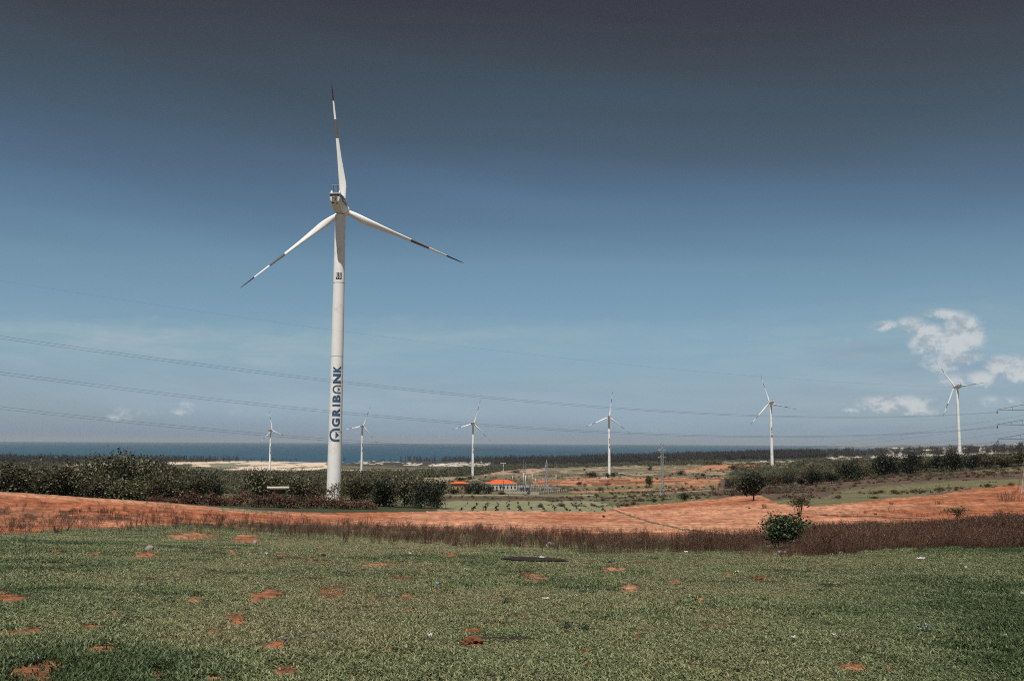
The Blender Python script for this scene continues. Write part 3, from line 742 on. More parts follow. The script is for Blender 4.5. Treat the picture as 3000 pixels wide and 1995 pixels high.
def glyph(ch, thick=.035, target=None):
    cu = bpy.data.curves.new('g', 'FONT'); cu.body = ch; cu.size = 1.0; cu.offset = thick; cu.resolution_u = 6
    o = bpy.data.objects.new('g', cu); COL.objects.link(o); bpy.context.view_layer.update()
    me = bpy.data.meshes.new_from_object(o.evaluated_get(bpy.context.evaluated_depsgraph_get()))
    bpy.data.objects.remove(o); bpy.data.curves.remove(cu)
    vs = [(v.co.x, v.co.y) for v in me.vertices]; fs = [tuple(p.vertices) for p in me.polygons]; bpy.data.meshes.remove(me)
    xs = [v[0] for v in vs]; ys = [v[1] for v in vs]
    if target:
        x0, x1, y0, y1 = target; sx_ = (x1 - x0) / (max(xs) - min(xs)); sy_ = (y1 - y0) / (max(ys) - min(ys))
        vs = [(x0 + (x - min(xs)) * sx_, y0 + (y - min(ys)) * sy_) for x, y in vs]
    return vs, fs


def arch_A(x0, x1, y0, y1, w, lean=0):         # rounded arch with a small pointed triangle hanging in it
    vs = []; fs = []; cx = (x0 + x1) / 2; rx = (x1 - x0) / 2; ry = min(rx * 1.05, (y1 - y0) * .62); yc = y1 - ry
    out = [(x0, y0)] + [(cx - rx * math.cos(math.pi * k / 20), yc + ry * math.sin(math.pi * k / 20)) for k in range(21)] + [(x1, y0)]
    inn = [(x0 + w, y0)] + [(cx - (rx - w) * math.cos(math.pi * k / 20), yc + (ry - w) * math.sin(math.pi * k / 20)) for k in range(21)] + [(x1 - w, y0)]
    vs = out + inn; n = len(out)
    fs = [(i, i + 1, n + i + 1, n + i) for i in range(n - 1)]
    k = len(vs); tw = (rx - w) * .80; yt = y0 + (y1 - y0) * .40
    vs += [(cx - tw, yt), (cx + tw, yt), (cx, y0 + (y1 - y0) * .06)]; fs.append((k, k + 1, k + 2))
    return vs, fs   # arch and triangle form one letter


def wrap(name, glyphs, mat, f, r, base_z, off, upright=False, proud=.02):
    """2-D glyphs laid round the tower: f points to where the writing faces, r to its right"""
    bm = bmesh.new()
    for vs, fs in glyphs:
        bv = [bm.verts.new((x, y, 0)) for x, y in vs]
        for q in fs:
            try: bm.faces.new([bv[i] for i in q])
            except ValueError: pass
    ax = Vector((1, 0, 0)) if upright else Vector((0, 1, 0))
    vals = [v.co.dot(ax) for v in bm.verts]; lo, hi = min(vals), max(vals)
    bmesh.ops.remove_doubles(bm, verts=bm.verts[:], dist=1e-4)
    for k in range(1, 14):
        bmesh.ops.bisect_plane(bm, geom=bm.verts[:] + bm.edges[:] + bm.faces[:], plane_co=ax * (lo + (hi - lo) * k / 14), plane_no=ax)
    for v in bm.verts:
        if upright: hx, z = v.co.x + off, base_z + v.co.y
        else: hx, z = off - v.co.y, base_z + v.co.x
        rad = TOW_R(z); ph = hx / rad; d = f * math.cos(ph) + r * math.sin(ph)
        v.co = d * (rad + proud) + Vector((0, 0, z))
    bmesh.ops.recalc_face_normals(bm, faces=bm.faces[:])
    for fc in bm.faces:
        if fc.normal.dot(fc.calc_center_median() - Vector((0, 0, fc.calc_center_median().z))) < 0: fc.normal_flip()
    me = bpy.data.meshes.new(name); bm.to_mesh(me); bm.free(); me.materials.append(mat); return me


def word_glyphs(txt, length, cap, thick):
    adv = {'I': .5, ' ': .45, 'T': .95, 'W': 1.45, 'U': 1.0, 'B': 1.0, 'O': 1.05, 'E': .92, 'R': 1.0}
    tot = sum(adv.get(c, 1.0) for c in txt); x = 0; out = []
    for c in txt:
        w = adv.get(c, 1.0) * length / tot
        if c != ' ': out.append(glyph(c, thick, (x + w * .10, x + w * .90, 0, cap)))
        x += w
    return out


def turbine(hub_px, hub_py, D, yaw, phase, label, main=False, word=True):
    dx, dy, s = ray(hub_px, hub_py); H = Vector((dx * D, dy * D, CAMZ + s * D)); yw = R(yaw)
    axis = Vector((math.sin(yw), math.cos(yw), 0)); base = H - axis * 4.8; base.z = H.z - 85.0 - 4.8 * math.sin(R(4))
    t = empty('wind_turbine', base, -yw); tag(t, label, 'wind turbine', 'wind turbines on the coastal plain')
    link('tower', T_TOWER, t)
    for m in T_SEAMS: link('flange_joint', m, t)
    tilt = R(4)
    TM = Matrix.Translation((0, 0, 85.0)) @ Matrix.Rotation(tilt, 4, 'X')
    nac = link('nacelle', T_NAC, t); nac.matrix_local = TM
    for nm, ms in (('roof_lip', T_ROOF), ('dark_stripe', T_STRIPE), ('side_stripe', T_SIDE), ('rear_panel', [T_PANEL]), ('panel_mark', T_LOGO), ('vent', T_VENT), ('weather_mast', [T_MAST])):
        for m in ms: link(nm, m, nac)
    for x in (-1.15, 1.15): link('warning_lamp', T_LAMP, nac, (x, -6.9, 2.68))
    hb = link('hub', T_HUB, t); hb.matrix_local = TM
    for k in range(3):
        b = link('blade', BL_W, t); b.matrix_local = TM @ Matrix.Translation((0, 4.8, 0)) @ Matrix.Rotation(R(phase + 120 * k), 4, 'Y')
        link('red_band', BL_G if main else BL_M, b); link('dark_tip', BL_T, b)
    # direction from the tower to the viewer, in the turbine's own frame
    v = Vector((-base.x, -base.y, 0)).normalized(); Rm = Matrix.Rotation(yw, 3, 'Z'); f = Rm @ v; rgt = Rm @ Vector((-v.y, v.x, 0))
    if main:
        L = 21.2; sc_ = L / 510.0; G = []
        for ch, a, b_ in (('G', 955, 1012), ('R', 886, 941), ('I', 861, 875), ('B', 798, 848), ('N', 655, 722), ('K', 600, 647)):
            G.append(glyph(ch, .055, ((1112 - b_) * sc_, (1112 - a) * sc_, 0, 2.35)))
        G.append(arch_A(0, (1112 - 1022) * sc_, 0, 3.15, .62)); G.append(arch_A((1112 - 790) * sc_, (1112 - 732) * sc_, 0, 2.4, .46))
        for gl_ in G: link('letter', wrap('letter', [gl_], M['blue'], f, rgt, 18.1, 1.32), t)
        U = [glyph('U', .05, (.02, .56, .18, 2.0)), glyph('B', .05, (.66, 1.12, .18, 2.0)), glyph('I', .06, (1.22, 1.38, .18, 2.0)), ([(0, 0), (1.7, 0), (1.7, .22), (0, .22)], [(0, 1, 2, 3)]),
             ([(1.52, .2), (1.7, .2), (1.7, 2.0), (1.52, 2.0)], [(0, 1, 2, 3)])]
        for gl_ in U: link('tower_mark', wrap('tower_mark', [gl_], M['black'], f, rgt, 63.9, -.95, True), t)
    elif word:
        for gl_ in word_glyphs('UBI TOWER', 14.5, 2.0, .045): link('letter', wrap('letter', [gl_], M['black'], f, rgt, 40.0, 1.55), t)
    return t


TM_ = turbine(1007.9, 617.2, 281.5, 1.5, -6.5, 'huge white wind turbine in front, blue lettering running up its tower', True)
turbine(797.4, 1260.9, 1957, 18, -10, 'small white wind turbine just left of the big lettered tower')
turbine(1064.3, 1248.4, 1750, 10, 20, 'small white wind turbine just right of the big lettered tower')
turbine(1388.7, 1241.3, 1500, 14, 16, 'white wind turbine standing behind the orange-roofed substation buildings')
turbine(1784.9, 1222.1, 1414, 10, 8, 'white wind turbine between the two steel pylons and the tree slope')
turbine(2254.5, 1181, 1310, -4, -18, 'white wind turbine above the lone dark tree on the red field')
turbine(2796.9, 1133.1, 1253, -6, -38, 'rightmost white wind turbine, rising over dark trees beneath the clouds', word=False)

# ------------------------------------------------------------------ plants


def crown_mesh(name, mat, n, size, lobes, seed, flat=.0, droop=0.0):
    """leaf-sized faces spread through overlapping lobes: (cx, cy, cz, rx, ry, rz)"""
    r = np.random.default_rng(seed); lobes = np.array(lobes, float); vol = (lobes[:, 3] * lobes[:, 4] * lobes[:, 5]) ** .67
    k = r.choice(len(lobes), n, p=vol / vol.sum()); d = r.normal(size=(n, 3)); d /= np.linalg.norm(d, axis=1)[:, None]
    rad = r.random(n) ** .33 * .35 + .68 + r.normal(size=n) * .07
    rad = np.where(r.random(n) < .25, r.random(n), rad)
    P = lobes[k, :3] + d * lobes[k, 3:] * rad[:, None]
    # small clusters: pull leaves towards random twig ends so that gaps open between them
    nc = max(8, n // 26); cidx = r.integers(0, n, nc); C = P[cidx]; which = r.integers(0, nc, n)
    pull = r.random(n) < .80; P[pull] = C[which[pull]] + r.normal(size=(pull.sum(), 3)) * size * 1.45
    P[:, 2] = np.maximum(P[:, 2], .08)
    nrm = d * .6 + r.normal(size=(n, 3)) * .65 + np.array([0, 0, .65]); nrm /= np.linalg.norm(nrm, axis=1)[:, None]
    t = np.cross(nrm, r.normal(size=(n, 3))); t /= np.linalg.norm(t, axis=1)[:, None]; b = np.cross(nrm, t)
    s = size * (.55 + r.random(n) * .9)
    a = s[:, None]
    V = np.stack([P - t * a * .5, P + b * a * .32 - nrm * a * .06, P + t * a * .5, P - b * a * .32 - nrm * a * .06], 1).reshape(-1, 3)
    Fc = np.arange(n * 4).reshape(-1, 4)
    me = bpy.data.meshes.new(name); me.vertices.add(n * 4); me.vertices.foreach_set('co', V.ravel())
    me.loops.add(n * 4); me.loops.foreach_set('vertex_index', Fc.ravel().astype(np.int32)); me.polygons.add(n)
    me.polygons.foreach_set('loop_start', np.arange(0, n * 4, 4, dtype=np.int32)); me.polygons.foreach_set('loop_total', np.full(n, 4, np.int32))
    me.update(calc_edges=True); me.materials.append(mat); return me


def rand_lobes(r, k, W, Hh, z0, spread=1.0, lob=.42):
    L = []
    for i in range(k):
        a = r.random() * 6.28; q = r.random() ** .6 * spread; z = z0 + (Hh - z0) * (.25 + .62 * r.random())
        fall = 1 - .55 * abs((z - z0) / (Hh - z0) - .45)
        L.append((math.cos(a) * q * W * .34 * fall, math.sin(a) * q * W * .34 * fall, z, W * lob * (.45 + .35 * r.random()), W * lob * (.45 + .35 * r.random()), (Hh - z0) * (.20 + .14 * r.random())))
    L.append((0, 0, z0 + (Hh - z0) * .5, W * .30, W * .30, (Hh - z0) * .36))
    return L


def trunk_mesh(name, lobes, h0, rad, stems, seed, mat):
    r = random.Random(seed); mb = MB()
    for s in range(stems):
        a = r.random() * 6.28; q = 0 if stems == 1 else .10 + .22 * r.random()
        p0 = Vector((math.cos(a) * q * .4, math.sin(a) * q * .4, -.25)); p1 = Vector((math.cos(a) * q * 1.5, math.sin(a) * q * 1.5, h0))
        mb.tube([p0, (p0 + p1) / 2 + Vector((r.uniform(-.06, .06), r.uniform(-.06, .06), 0)), p1], [rad, rad * .8, rad * .6], 6, False)
        for L in r.sample(list(lobes), min(len(lobes), 5 if stems == 1 else 2)):
            e = Vector(L[:3]); m_ = (p1 + e) / 2 + Vector((r.uniform(-.2, .2), r.uniform(-.2, .2), r.uniform(-.1, .25)))
            mb.tube([p1 * .98, m_, e], [rad * .5, rad * .32, rad * .12], 5, False)
    return mb.mesh(name, mat)


KINDS = {}


def make_kind(key, mat, n, size, W, Hh, z0, lob=.42, k=9, stems=1, rad=.14, variants=3, spread=1.0):
    out = []
    for v in range(variants):
        r = np.random.default_rng(hash_(key) + v * 77); L = rand_lobes(r, k, W, Hh, z0, spread, lob)
        c = crown_mesh('crown', M[mat], n, size, L, hash_(key) + v)
        t = trunk_mesh('trunk', L, z0 + (Hh - z0) * .3, rad, stems, hash_(key) + v, M['bark'])
        z = np.percentile(np.array([vv.co.z for vv in c.vertices]), 98.5); x = np.abs(np.array([vv.co.x for vv in c.vertices])).max()
        out.append((c, t, z, 2 * np.percentile(np.abs(np.array([vv.co.x for vv in c.vertices])), 96)))
    KINDS[key] = out


def hash_(s): return sum((i + 1) * ord(c) for i, c in enumerate(s)) % 9973


make_kind('broad', 'leaf_dark', 3600, .42, 7.5, 7.6, .6, variants=4, k=12)
make_kind('olive', 'leaf_olive', 3400, .36, 7.0, 7.2, .5, variants=3, k=12)
make_kind('deep', 'leaf_deep', 3600, .40, 6.0, 6.4, .5, lob=.46, variants=3, k=10)
make_kind('lone', 'leaf_deep', 4200, .34, 6.0, 6.0, 1.5, lob=.44, variants=1, k=12, stems=2, rad=.13)
make_kind('redbush', 'leaf_red', 1500, .30, 4.6, 2.9, .1, variants=4, k=9, stems=4, rad=.04)
make_kind('stemmy', 'leaf_olive', 620, .22, 2.8, 2.9, 1.0, variants=1, k=7, stems=7, rad=.045, lob=.36)
make_kind('sparse', 'leaf_olive', 420, .30, 3.4, 4.2, .8, variants=3, k=7, stems=2, rad=.06)
make_kind('brownish', 'leaf_brown', 2600, .38, 6.4, 5.6, .3, variants=3, k=11)
make_kind('bush', 'leaf_deep', 620, .48, 4.6, 3.2, .1, variants=4, k=7, stems=3, rad=.07)
make_kind('scrubby', 'leaf_olive', 420, .42, 4.0, 2.6, .1, variants=3, k=6, stems=3, rad=.05)
make_kind('shrub', 'leaf_fresh', 3600, .085, 1.75, 1.30, .25, variants=1, k=14, stems=6, rad=.018, lob=.27, spread=1.25)
make_kind('slim', 'leaf_deep', 260, .34, 1.6, 3.8, .5, variants=2, k=6, stems=1, rad=.07, lob=.5)


def plant(kind, px, D, top, wpx, label, cat='tree', group=None, name='leafy_tree', var=None, p=None, sink=0.0):
    """a tree standing on the ground at a bearing and distance, as tall and wide as the photograph shows it"""
    base = p if p is not None else at(px, D); dx, dy, s = ray(px, top); h = CAMZ + s * D - base.z; h = max(.03, h)
    w = wpx * D / FPX * 1.02; vv = KINDS[kind]; c, t, ch, cw = vv[(var if var is not None else int(px * 7)) % len(vv)]
    e = empty(name, base - Vector((0, 0, sink)), random.uniform(-3, 3) if kind != 'lone' else 0); e.scale = (w / cw, w / cw, (h + sink) / ch)
    tag(e, label, cat, group); link('crown', c, e); link('trunk', t, e)
    return e


ORD = ['leftmost', 'second', 'third', 'fourth', 'fifth', 'sixth', 'seventh', 'eighth', 'ninth', 'tenth', 'eleventh', 'twelfth', 'thirteenth', 'fourteenth',
       'fifteenth', 'sixteenth', 'seventeenth', 'eighteenth', 'nineteenth', 'twentieth', 'twenty-first', 'twenty-second', 'twenty-third']


def ordl(i, noun, where):
    return f'{noun}, {ORD[i]} from the left {where}' if i else f'{noun}, leftmost {where}'


FRONT = [(-70, 185, 1368, 130, 'broad'), (28, 182, 1353, 120, 'broad'), (112, 192, 1376, 110, 'olive'), (178, 188, 1354, 96, 'broad'), (240, 198, 1372, 96, 'broad'), (302, 184, 1392, 110, 'broad'),
         (372, 182, 1402, 104, 'broad'), (432, 186, 1388, 92, 'olive'), (500, 188, 1392, 96, 'broad'), (562, 200, 1388, 92, 'olive'), (622, 214, 1394, 74, 'deep')]
FR_LAB = ['', 'tall dark tree at the left edge above the red field crest', 'olive tree between the left edge tree and the dark crowns', 'round-topped dark tree left of the gap with pale ground',
          'dark tree in front of the tallest crowns on the left', 'low dark tree below the tallest crowns on the left', 'low dark tree right of the tallest crowns, over the field crest',
          'pale-leaved olive tree at the right foot of the tallest crowns', 'broad dark tree behind the leftmost reddish bush', 'olive tree left of the grassy gap in the tree line', 'dark rounded tree on the left side of the grassy gap']
for i, (px, D, top, w, kd) in enumerate(FRONT):
    plant(kd, px, D, top + 7, w * .94, FR_LAB[i] or 'dark tree cut off by the left edge, above the red field crest', group='trees along the left field crest', sink=1.2)
BACK = [(100, 255, 1364, 110, 'olive', 'olive tree crown rising behind the leftmost front trees'), (205, 262, 1356, 90, 'deep', 'dark crown behind, left of the tallest trees'), (282, 238, 1337, 96, 'broad', 'tall dark crown, left one of the tallest pair'),
        (350, 232, 1330, 104, 'broad', 'tallest dark tree in the tree line on the left'), (414, 242, 1341, 84, 'broad', 'tall dark crown just right of the tallest tree'), (462, 255, 1349, 78, 'olive', 'pointed olive crown right of the tallest group'),
        (522, 262, 1366, 80, 'olive', 'olive crown behind the tree line, against the pale fields'), (588, 268, 1384, 80, 'deep', 'low dark crown behind, left of the grassy gap')]
for px, D, top, w, kd, lb in BACK: plant(kd, px, D, top + 3, w * .92, lb, group='taller trees behind the left field crest', sink=1.5)
RIGHTOF = [(748, 235, 1380, 84, 'broad', 'dark tree right of the grassy gap, behind the flat-roofed hut'), (800, 262, 1392, 70, 'olive', 'olive tree directly behind the flat-roofed hut'), (866, 240, 1394, 76, 'broad', 'dark tree just right of the flat-roofed hut'),
           (918, 246, 1402, 66, 'olive', 'olive tree touching the left side of the lettered tower'), (1030, 250, 1402, 66, 'broad', 'dark tree touching the right side of the lettered tower'), (1078, 236, 1397, 80, 'olive', 'olive tree second to the right of the lettered tower'),
           (1132, 226, 1406, 80, 'deep', 'deep green tree midway between tower and clump end'), (1186, 222, 1395, 76, 'broad', 'taller dark tree near the right end of the clump'), (1236, 216, 1403, 66, 'deep', 'dark tree second from the right end of the clump'),
           (1272, 212, 1412, 54, 'deep', 'dark tree at the right end of the clump, on a red bank')]
for px, D, top, w, kd, lb in RIGHTOF: plant(kd, px, D, top, w, lb, group='trees around the foot of the big turbine', sink=.6)
plant('sparse', 978, 262, 1418, 34, 'thin sparse tree whose leaves show against the white tower foot', group='trees around the foot of the big turbine')
plant('sparse', 1000, 258, 1432, 26, 'small thin sapling before the right half of the tower foot', group='trees around the foot of the big turbine', var=1)
plant('bush', 1310, 206, 1488, 50, 'low dark bush on the red bank at the clump end', 'bush', name='low_bush')
REDB = [(462, 172, 1452, 56), (506, 170, 1458, 50), (560, 172, 1438, 66), (612, 176, 1444, 58), (655, 178, 1456, 56), (702, 182, 1440, 64), (752, 186, 1452, 62), (806, 188, 1448, 66), (858, 190, 1452, 62), (908, 192, 1456, 58),
        (954, 194, 1452, 62), (1004, 196, 1456, 58), (1046, 198, 1464, 52), (1082, 200, 1472, 44)]
RB = ['leftmost reddish bush, at the foot of the dark tree line', 'low reddish bush second from the left', 'taller reddish bush left of the grassy gap', 'reddish bush under the left side of the grassy gap', 'low reddish bush below the grassy gap',
      'taller reddish bush right of the grassy gap', 'reddish bush left of the flat-roofed hut', 'reddish bush in front of the flat-roofed hut', 'reddish bush just right of the flat-roofed hut', 'reddish bush left of the lettered tower foot',
      'reddish bush hiding the left half of the tower foot', 'reddish bush hiding the right half of the tower foot', 'low reddish bush right of the tower foot', 'rightmost and lowest of the reddish bushes']
for (px, D, top, w), lb in zip(REDB, RB): plant('redbush', px, D, top, w, lb, 'bush', 'reddish bushes below the turbine', name='red_bush', sink=.4)

# the lone tree, the shrub and other plants standing apart on the red field


def on(px, py, dmin=20): return hit(px, py, dmin)


def plant_at(kind, px, base, top, w, label, cat='tree', group=None, name='leafy_tree', var=None, dmin=20):
    p, D = on(px, base, dmin); return plant(kind, px, D, top, w, label, cat, group, name, var, p)


plant_at('lone', 2208, 1466, 1386, 80, 'lone dark round tree with two stems on the red field edge', name='lone_tree')
plant_at('stemmy', 2343, 1504, 1450, 60, 'many-stemmed open shrub on the red field, above the green bush', 'shrub', name='open_shrub')
plant_at('shrub', 2287, 1606, 1508, 112, 'bushy bright-lit green shrub rising out of the brown weeds', 'shrub', name='green_shrub')
plant_at('stemmy', 2806, 1523, 1484, 48, 'thin half-bare sapling by the ditch on the right', 'sapling', name='bare_sapling')
plant_at('bush', 1768, 1516, 1508, 8, 'tiny tuft by the ditch corner', 'bush', name='small_bush')
MID = [('bush', 1734, 1398, 1381, 34, 'wide dark bush left of the wind turbine between the pylons'), ('bush', 1780, 1398, 1385, 15, 'dark bush at the left foot of the turbine between the pylons'), ('bush', 1797, 1396, 1383, 16, 'dark bush at the right foot of the turbine between the pylons'),
       ('broad', 1903, 1427, 1395, 25, 'rounded dark tree left of the tall right pylon'), ('slim', 1779, 1430, 1413, 13, 'small palm-like tree below the turbine between the pylons'), ('slim', 1713, 1431, 1414, 13, 'small dark tree on the red strip right of the substation'),
       ('sparse', 1757, 1446, 1422, 16, 'pale sparse tree above the cropland corner'), ('slim', 1747, 1465, 1443, 13, 'dark upright sapling at the far corner of the crop field'), ('sparse', 1910, 1456, 1440, 18, 'brown scrubby tree left of the right pylon foot'),
       ('bush', 1919, 1472, 1460, 16, 'small dark bush below the right pylon foot'), ('bush', 2003, 1468, 1443, 32, 'dark spiky bush right of the right pylon on the field edge'), ('scrubby', 1997, 1437, 1424, 20, 'olive bush on the dry strip right of the pylon'),
       ('slim', 2009, 1424, 1412, 11, 'tiny tree above the olive bush right of the pylon'), ('slim', 2042, 1408, 1397, 12, 'tiny dark palm-like tree on the upper red strip'), ('bush', 1997, 1391, 1378, 26, 'dark bush on the slope above the pylon waist'),
       ('bush', 2061, 1396, 1387, 15, 'small round bush far right of the pylon waist'), ('scrubby', 2088, 1436, 1420, 18, 'brownish bush left of the leafy sapling pair'), ('sparse', 2107, 1436, 1414, 17, 'leafy green sapling beside the brownish bush'),
       ('bush', 2137, 1430, 1403, 26, 'dark bush at the left end of the wooded slope'), ('scrubby', 2142, 1453, 1434, 14, 'brown sapling by the upper edge of the red field'), ('scrubby', 2041, 1463, 1450, 14, 'low brown bush at the red field edge'),
       ('bush', 1905, 1377, 1366, 14, 'small dark bush by the pale track, left of the pylon'), ('slim', 2081, 1381, 1370, 10, 'small tree on the far red patch'), ('bush', 2146, 1376, 1362, 18, 'dark bush right of the far red patch'),
       ('bush', 1697, 1421, 1411, 18, 'dark bush on the red strip by the substation'), ('bush', 1712, 1378, 1373, 9, 'tiny far bush above the substation fence'), ('slim', 1548, 1453, 1435, 15, 'small tree standing by the road in front of the switchyard'),
       ('slim', 1467, 1437, 1420, 12, 'slim dark tree before the orange-roofed main building'), ('scrubby', 1180, 1400, 1392, 10, 'low olive bush beyond the clump')]
for kd, px, b, tp, w, lb in MID:
    plant_at(kd, px, b, tp, w, lb, 'tree' if kd in ('broad', 'slim', 'sparse') else 'bush', 'scattered trees on the plain', 'small_tree' if kd in ('broad', 'slim', 'sparse') else 'small_bush', dmin=240)
# dense trees round the substation buildings
for i, (px, b, tp, w, lb) in enumerate([(1293, 1444, 1406, 50, 'dark tree left of the small ochre building'), (1330, 1448, 1430, 36, 'low bush before the small ochre building'), (1372, 1446, 1419, 36, 'dark bush right of the small ochre building'),
                                        (1400, 1447, 1412, 44, 'dark tree left of the main building, in front'), (1432, 1446, 1423, 30, 'dark tree before the left corner of the main building'), (1350, 1409, 1397, 40, 'bushes behind the small ochre building roof'), (1378, 1405, 1394, 26, 'dark bush at the left foot of the middle turbine'),
                                        (1470, 1449, 1441, 22, 'low dark bush before the substation wall, left end'), (1512, 1385, 1378, 26, 'low bush on the pale track behind the switchyard')]):
    plant_at('bush', px, b, tp, w, lb, 'bush', 'dark bushes round the substation', 'dark_bush', dmin=300)
# the wooded slope on the right
SL = [('brownish', 2165, 1426, 1398, 50), ('brownish', 2222, 1424, 1396, 44), ('brownish', 2268, 1422, 1388, 50), ('brownish', 2306, 1420, 1380, 46), ('deep', 2316, 1420, 1392, 32), ('deep', 2347, 1420, 1400, 22), ('brownish', 2380, 1418, 1366, 56), ('deep', 2388, 1420, 1374, 50),
      ('deep', 2436, 1416, 1382, 40), ('deep', 2487, 1410, 1348, 62), ('brownish', 2528, 1404, 1362, 50), ('deep', 2590, 1396, 1331, 72), ('deep', 2622, 1392, 1346, 34), ('deep', 2668, 1392, 1327, 56), ('brownish', 2702, 1382, 1338, 34),
      ('deep', 2748, 1380, 1330, 52), ('deep', 2798, 1380, 1326, 58), ('deep', 2848, 1376, 1333, 40), ('brownish', 2888, 1372, 1330, 52), ('brownish', 2936, 1368, 1334, 54), ('broad', 2984, 1364, 1322, 58), ('brownish', 3040, 1360, 1326, 60)]
SLL = ['low scrubby tree behind the lone tree, left end of the slope', 'olive tree just behind the lone dark tree', 'scrubby olive tree right behind the lone dark tree', 'olive tree above the many-stemmed shrub, left', 'small round dark tree above the many-stemmed shrub',
       'smallest round dark tree low on the slope', 'taller olive tree behind the small round dark ones', 'broad dark tree below the taller olive tree', 'dark tree between the broad dark one and the tall one', 'tall dark tree left of the pale gap in the slope trees',
       'olive tree filling the pale gap', 'big dark rounded tree, largest on the wooded slope', 'narrow dark tree at the right side of the largest one', 'tall dark rounded tree second right of the pale gap', 'olive tree between two dark rounded trees',
       'dark rounded tree left below the rightmost turbine', 'dark rounded tree directly below the rightmost turbine', 'narrow dark tree right below the rightmost turbine', 'olive tree right of the rightmost turbine', 'olive tree near the right edge on the slope',
       'tallest tree at the right edge of the slope', 'olive tree cut off by the right edge']
for (kd, px, b, tp, w), lb in zip(SL, SLL): plant_at(kd, px, b, tp, w, lb, 'tree', 'trees on the wooded slope at right', 'slope_tree', dmin=320)

# ------------------------------------------------------------------ scattering of plants nobody could count
SRC = bpy.data.collections.new('sources')


def src_collection(name, meshes):
    c = bpy.data.collections.new(name)
    for i, m in enumerate(meshes):
        o = bpy.data.objects.new(f'{name}_{i:02d}', m); c.objects.link(o)
    return c


def scatter(name, P, rotz, scale, idx, coll, tint=None, label=None, tilt=None):
    me = bpy.data.meshes.new(name); n = len(P); me.vertices.add(n); me.vertices.foreach_set('co', np.asarray(P, float).ravel()); me.update()
    rot = np.zeros((n, 3)); rot[:, 2] = rotz
    if tilt is not None: rot[:, :2] = tilt
    for nm, ty, dat, key in (('rot', 'FLOAT_VECTOR', rot, 'vector'), ('scl', 'FLOAT_VECTOR', np.broadcast_to(np.asarray(scale, float).reshape(n, -1), (n, 3)), 'vector'), ('idx', 'INT', np.asarray(idx, np.int32), 'value'),
                             ('tint', 'FLOAT', np.asarray(tint if tint is not None else np.zeros(n), float), 'value')):
        a = me.attributes.new(nm, ty, 'POINT'); a.data.foreach_set(key, np.ascontiguousarray(dat).ravel())
    o = link(name, me); ng = bpy.data.node_groups.new(name, 'GeometryNodeTree')
    ng.interface.new_socket('Geometry', in_out='INPUT', socket_type='NodeSocketGeometry'); ng.interface.new_socket('Geometry', in_out='OUTPUT', socket_type='NodeSocketGeometry')
    N = ng.nodes; gi = N.new('NodeGroupInput'); go = N.new('NodeGroupOutput'); ip = N.new('GeometryNodeInstanceOnPoints'); ci = N.new('GeometryNodeCollectionInfo')
    ci.inputs['Collection'].default_value = coll; ci.inputs['Separate Children'].default_value = True; ci.inputs['Reset Children'].default_value = True
    def na(nm, ty):
        q = N.new('GeometryNodeInputNamedAttribute'); q.data_type = ty; q.inputs['Name'].default_value = nm; return next(s for s in q.outputs if s.enabled and s.name == 'Attribute')
    L = ng.links; L.new(gi.outputs[0], ip.inputs['Points']); L.new(ci.outputs[0], ip.inputs['Instance']); ip.inputs['Pick Instance'].default_value = True
    L.new(na('idx', 'INT'), ip.inputs['Instance Index']); L.new(na('rot', 'FLOAT_VECTOR'), ip.inputs['Rotation']); L.new(na('scl', 'FLOAT_VECTOR'), ip.inputs['Scale']); L.new(ip.outputs[0], go.inputs[0])
    md = o.modifiers.new('scatter', 'NODES'); md.node_group = ng
    tag(o, label, kind='stuff'); return o


SPX = np.arange(-2000, 5001, 20.0); SAZ = np.array([math.atan2(*ray(p, 1450)[:2]) for p in SPX])


def sample(n, px0, px1, d0, d1, power=0.0):
    """random ground points: bearing uniform, distance log-uniform (power > 0 favours the far side)"""
    px = rng.uniform(px0, px1, n); u = rng.random(n) ** (1 / (1 + power)); D = np.exp(math.log(d0) + u * (math.log(d1) - math.log(d0)))
    a = np.interp(px, SPX, SAZ); x = np.sin(a) * D; y = np.cos(a) * D; z = terrain(x, y); qx, qy = project(x, y, z)
    return x, y, z, qx, qy, D


# coastal forest
needle = []
for v in range(5):
    r = np.random.default_rng(400 + v); n = 60; z = r.random(n) ** .8 * 11 + 1; w = (1.9 * (1 - z / 13.5) + .35) * (1 + .2 * v % 2)
    a = r.random(n) * 6.28; P = np.stack([np.cos(a) * w * r.random(n) ** .5, np.sin(a) * w * r.random(n) ** .5, z], 1); V = []; Fq = []
    for i, p in enumerate(P):
        s = .9 + .7 * r.random(); t = Vector(r.normal(size=3)).normalized(); b_ = t.cross(Vector(r.normal(size=3))).normalized()
        p = Vector(p); V += [p - t * s * .5, p + b_ * s * .35, p + t * s * .5 + Vector((0, 0, .5)), p - b_ * s * .35]; Fq.append((4 * i, 4 * i + 1, 4 * i + 2, 4 * i + 3))
    mb = MB(); mb.add(V, Fq); mb.tube([(0, 0, -1), (0, 0, 11)], [.16, .05], 4, False); needle.append(mb.mesh('needle_tree', M['needle']))
rnd = [crown_mesh('round_tree', M['needle'], 110, 1.5, [(0, 0, 6, 3.2, 3.2, 4.6), (1.5, .5, 5, 2.4, 2.4, 3.2), (-1.4, -.6, 4.2, 2.4, 2.4, 3.0)], 560 + v) for v in range(3)]
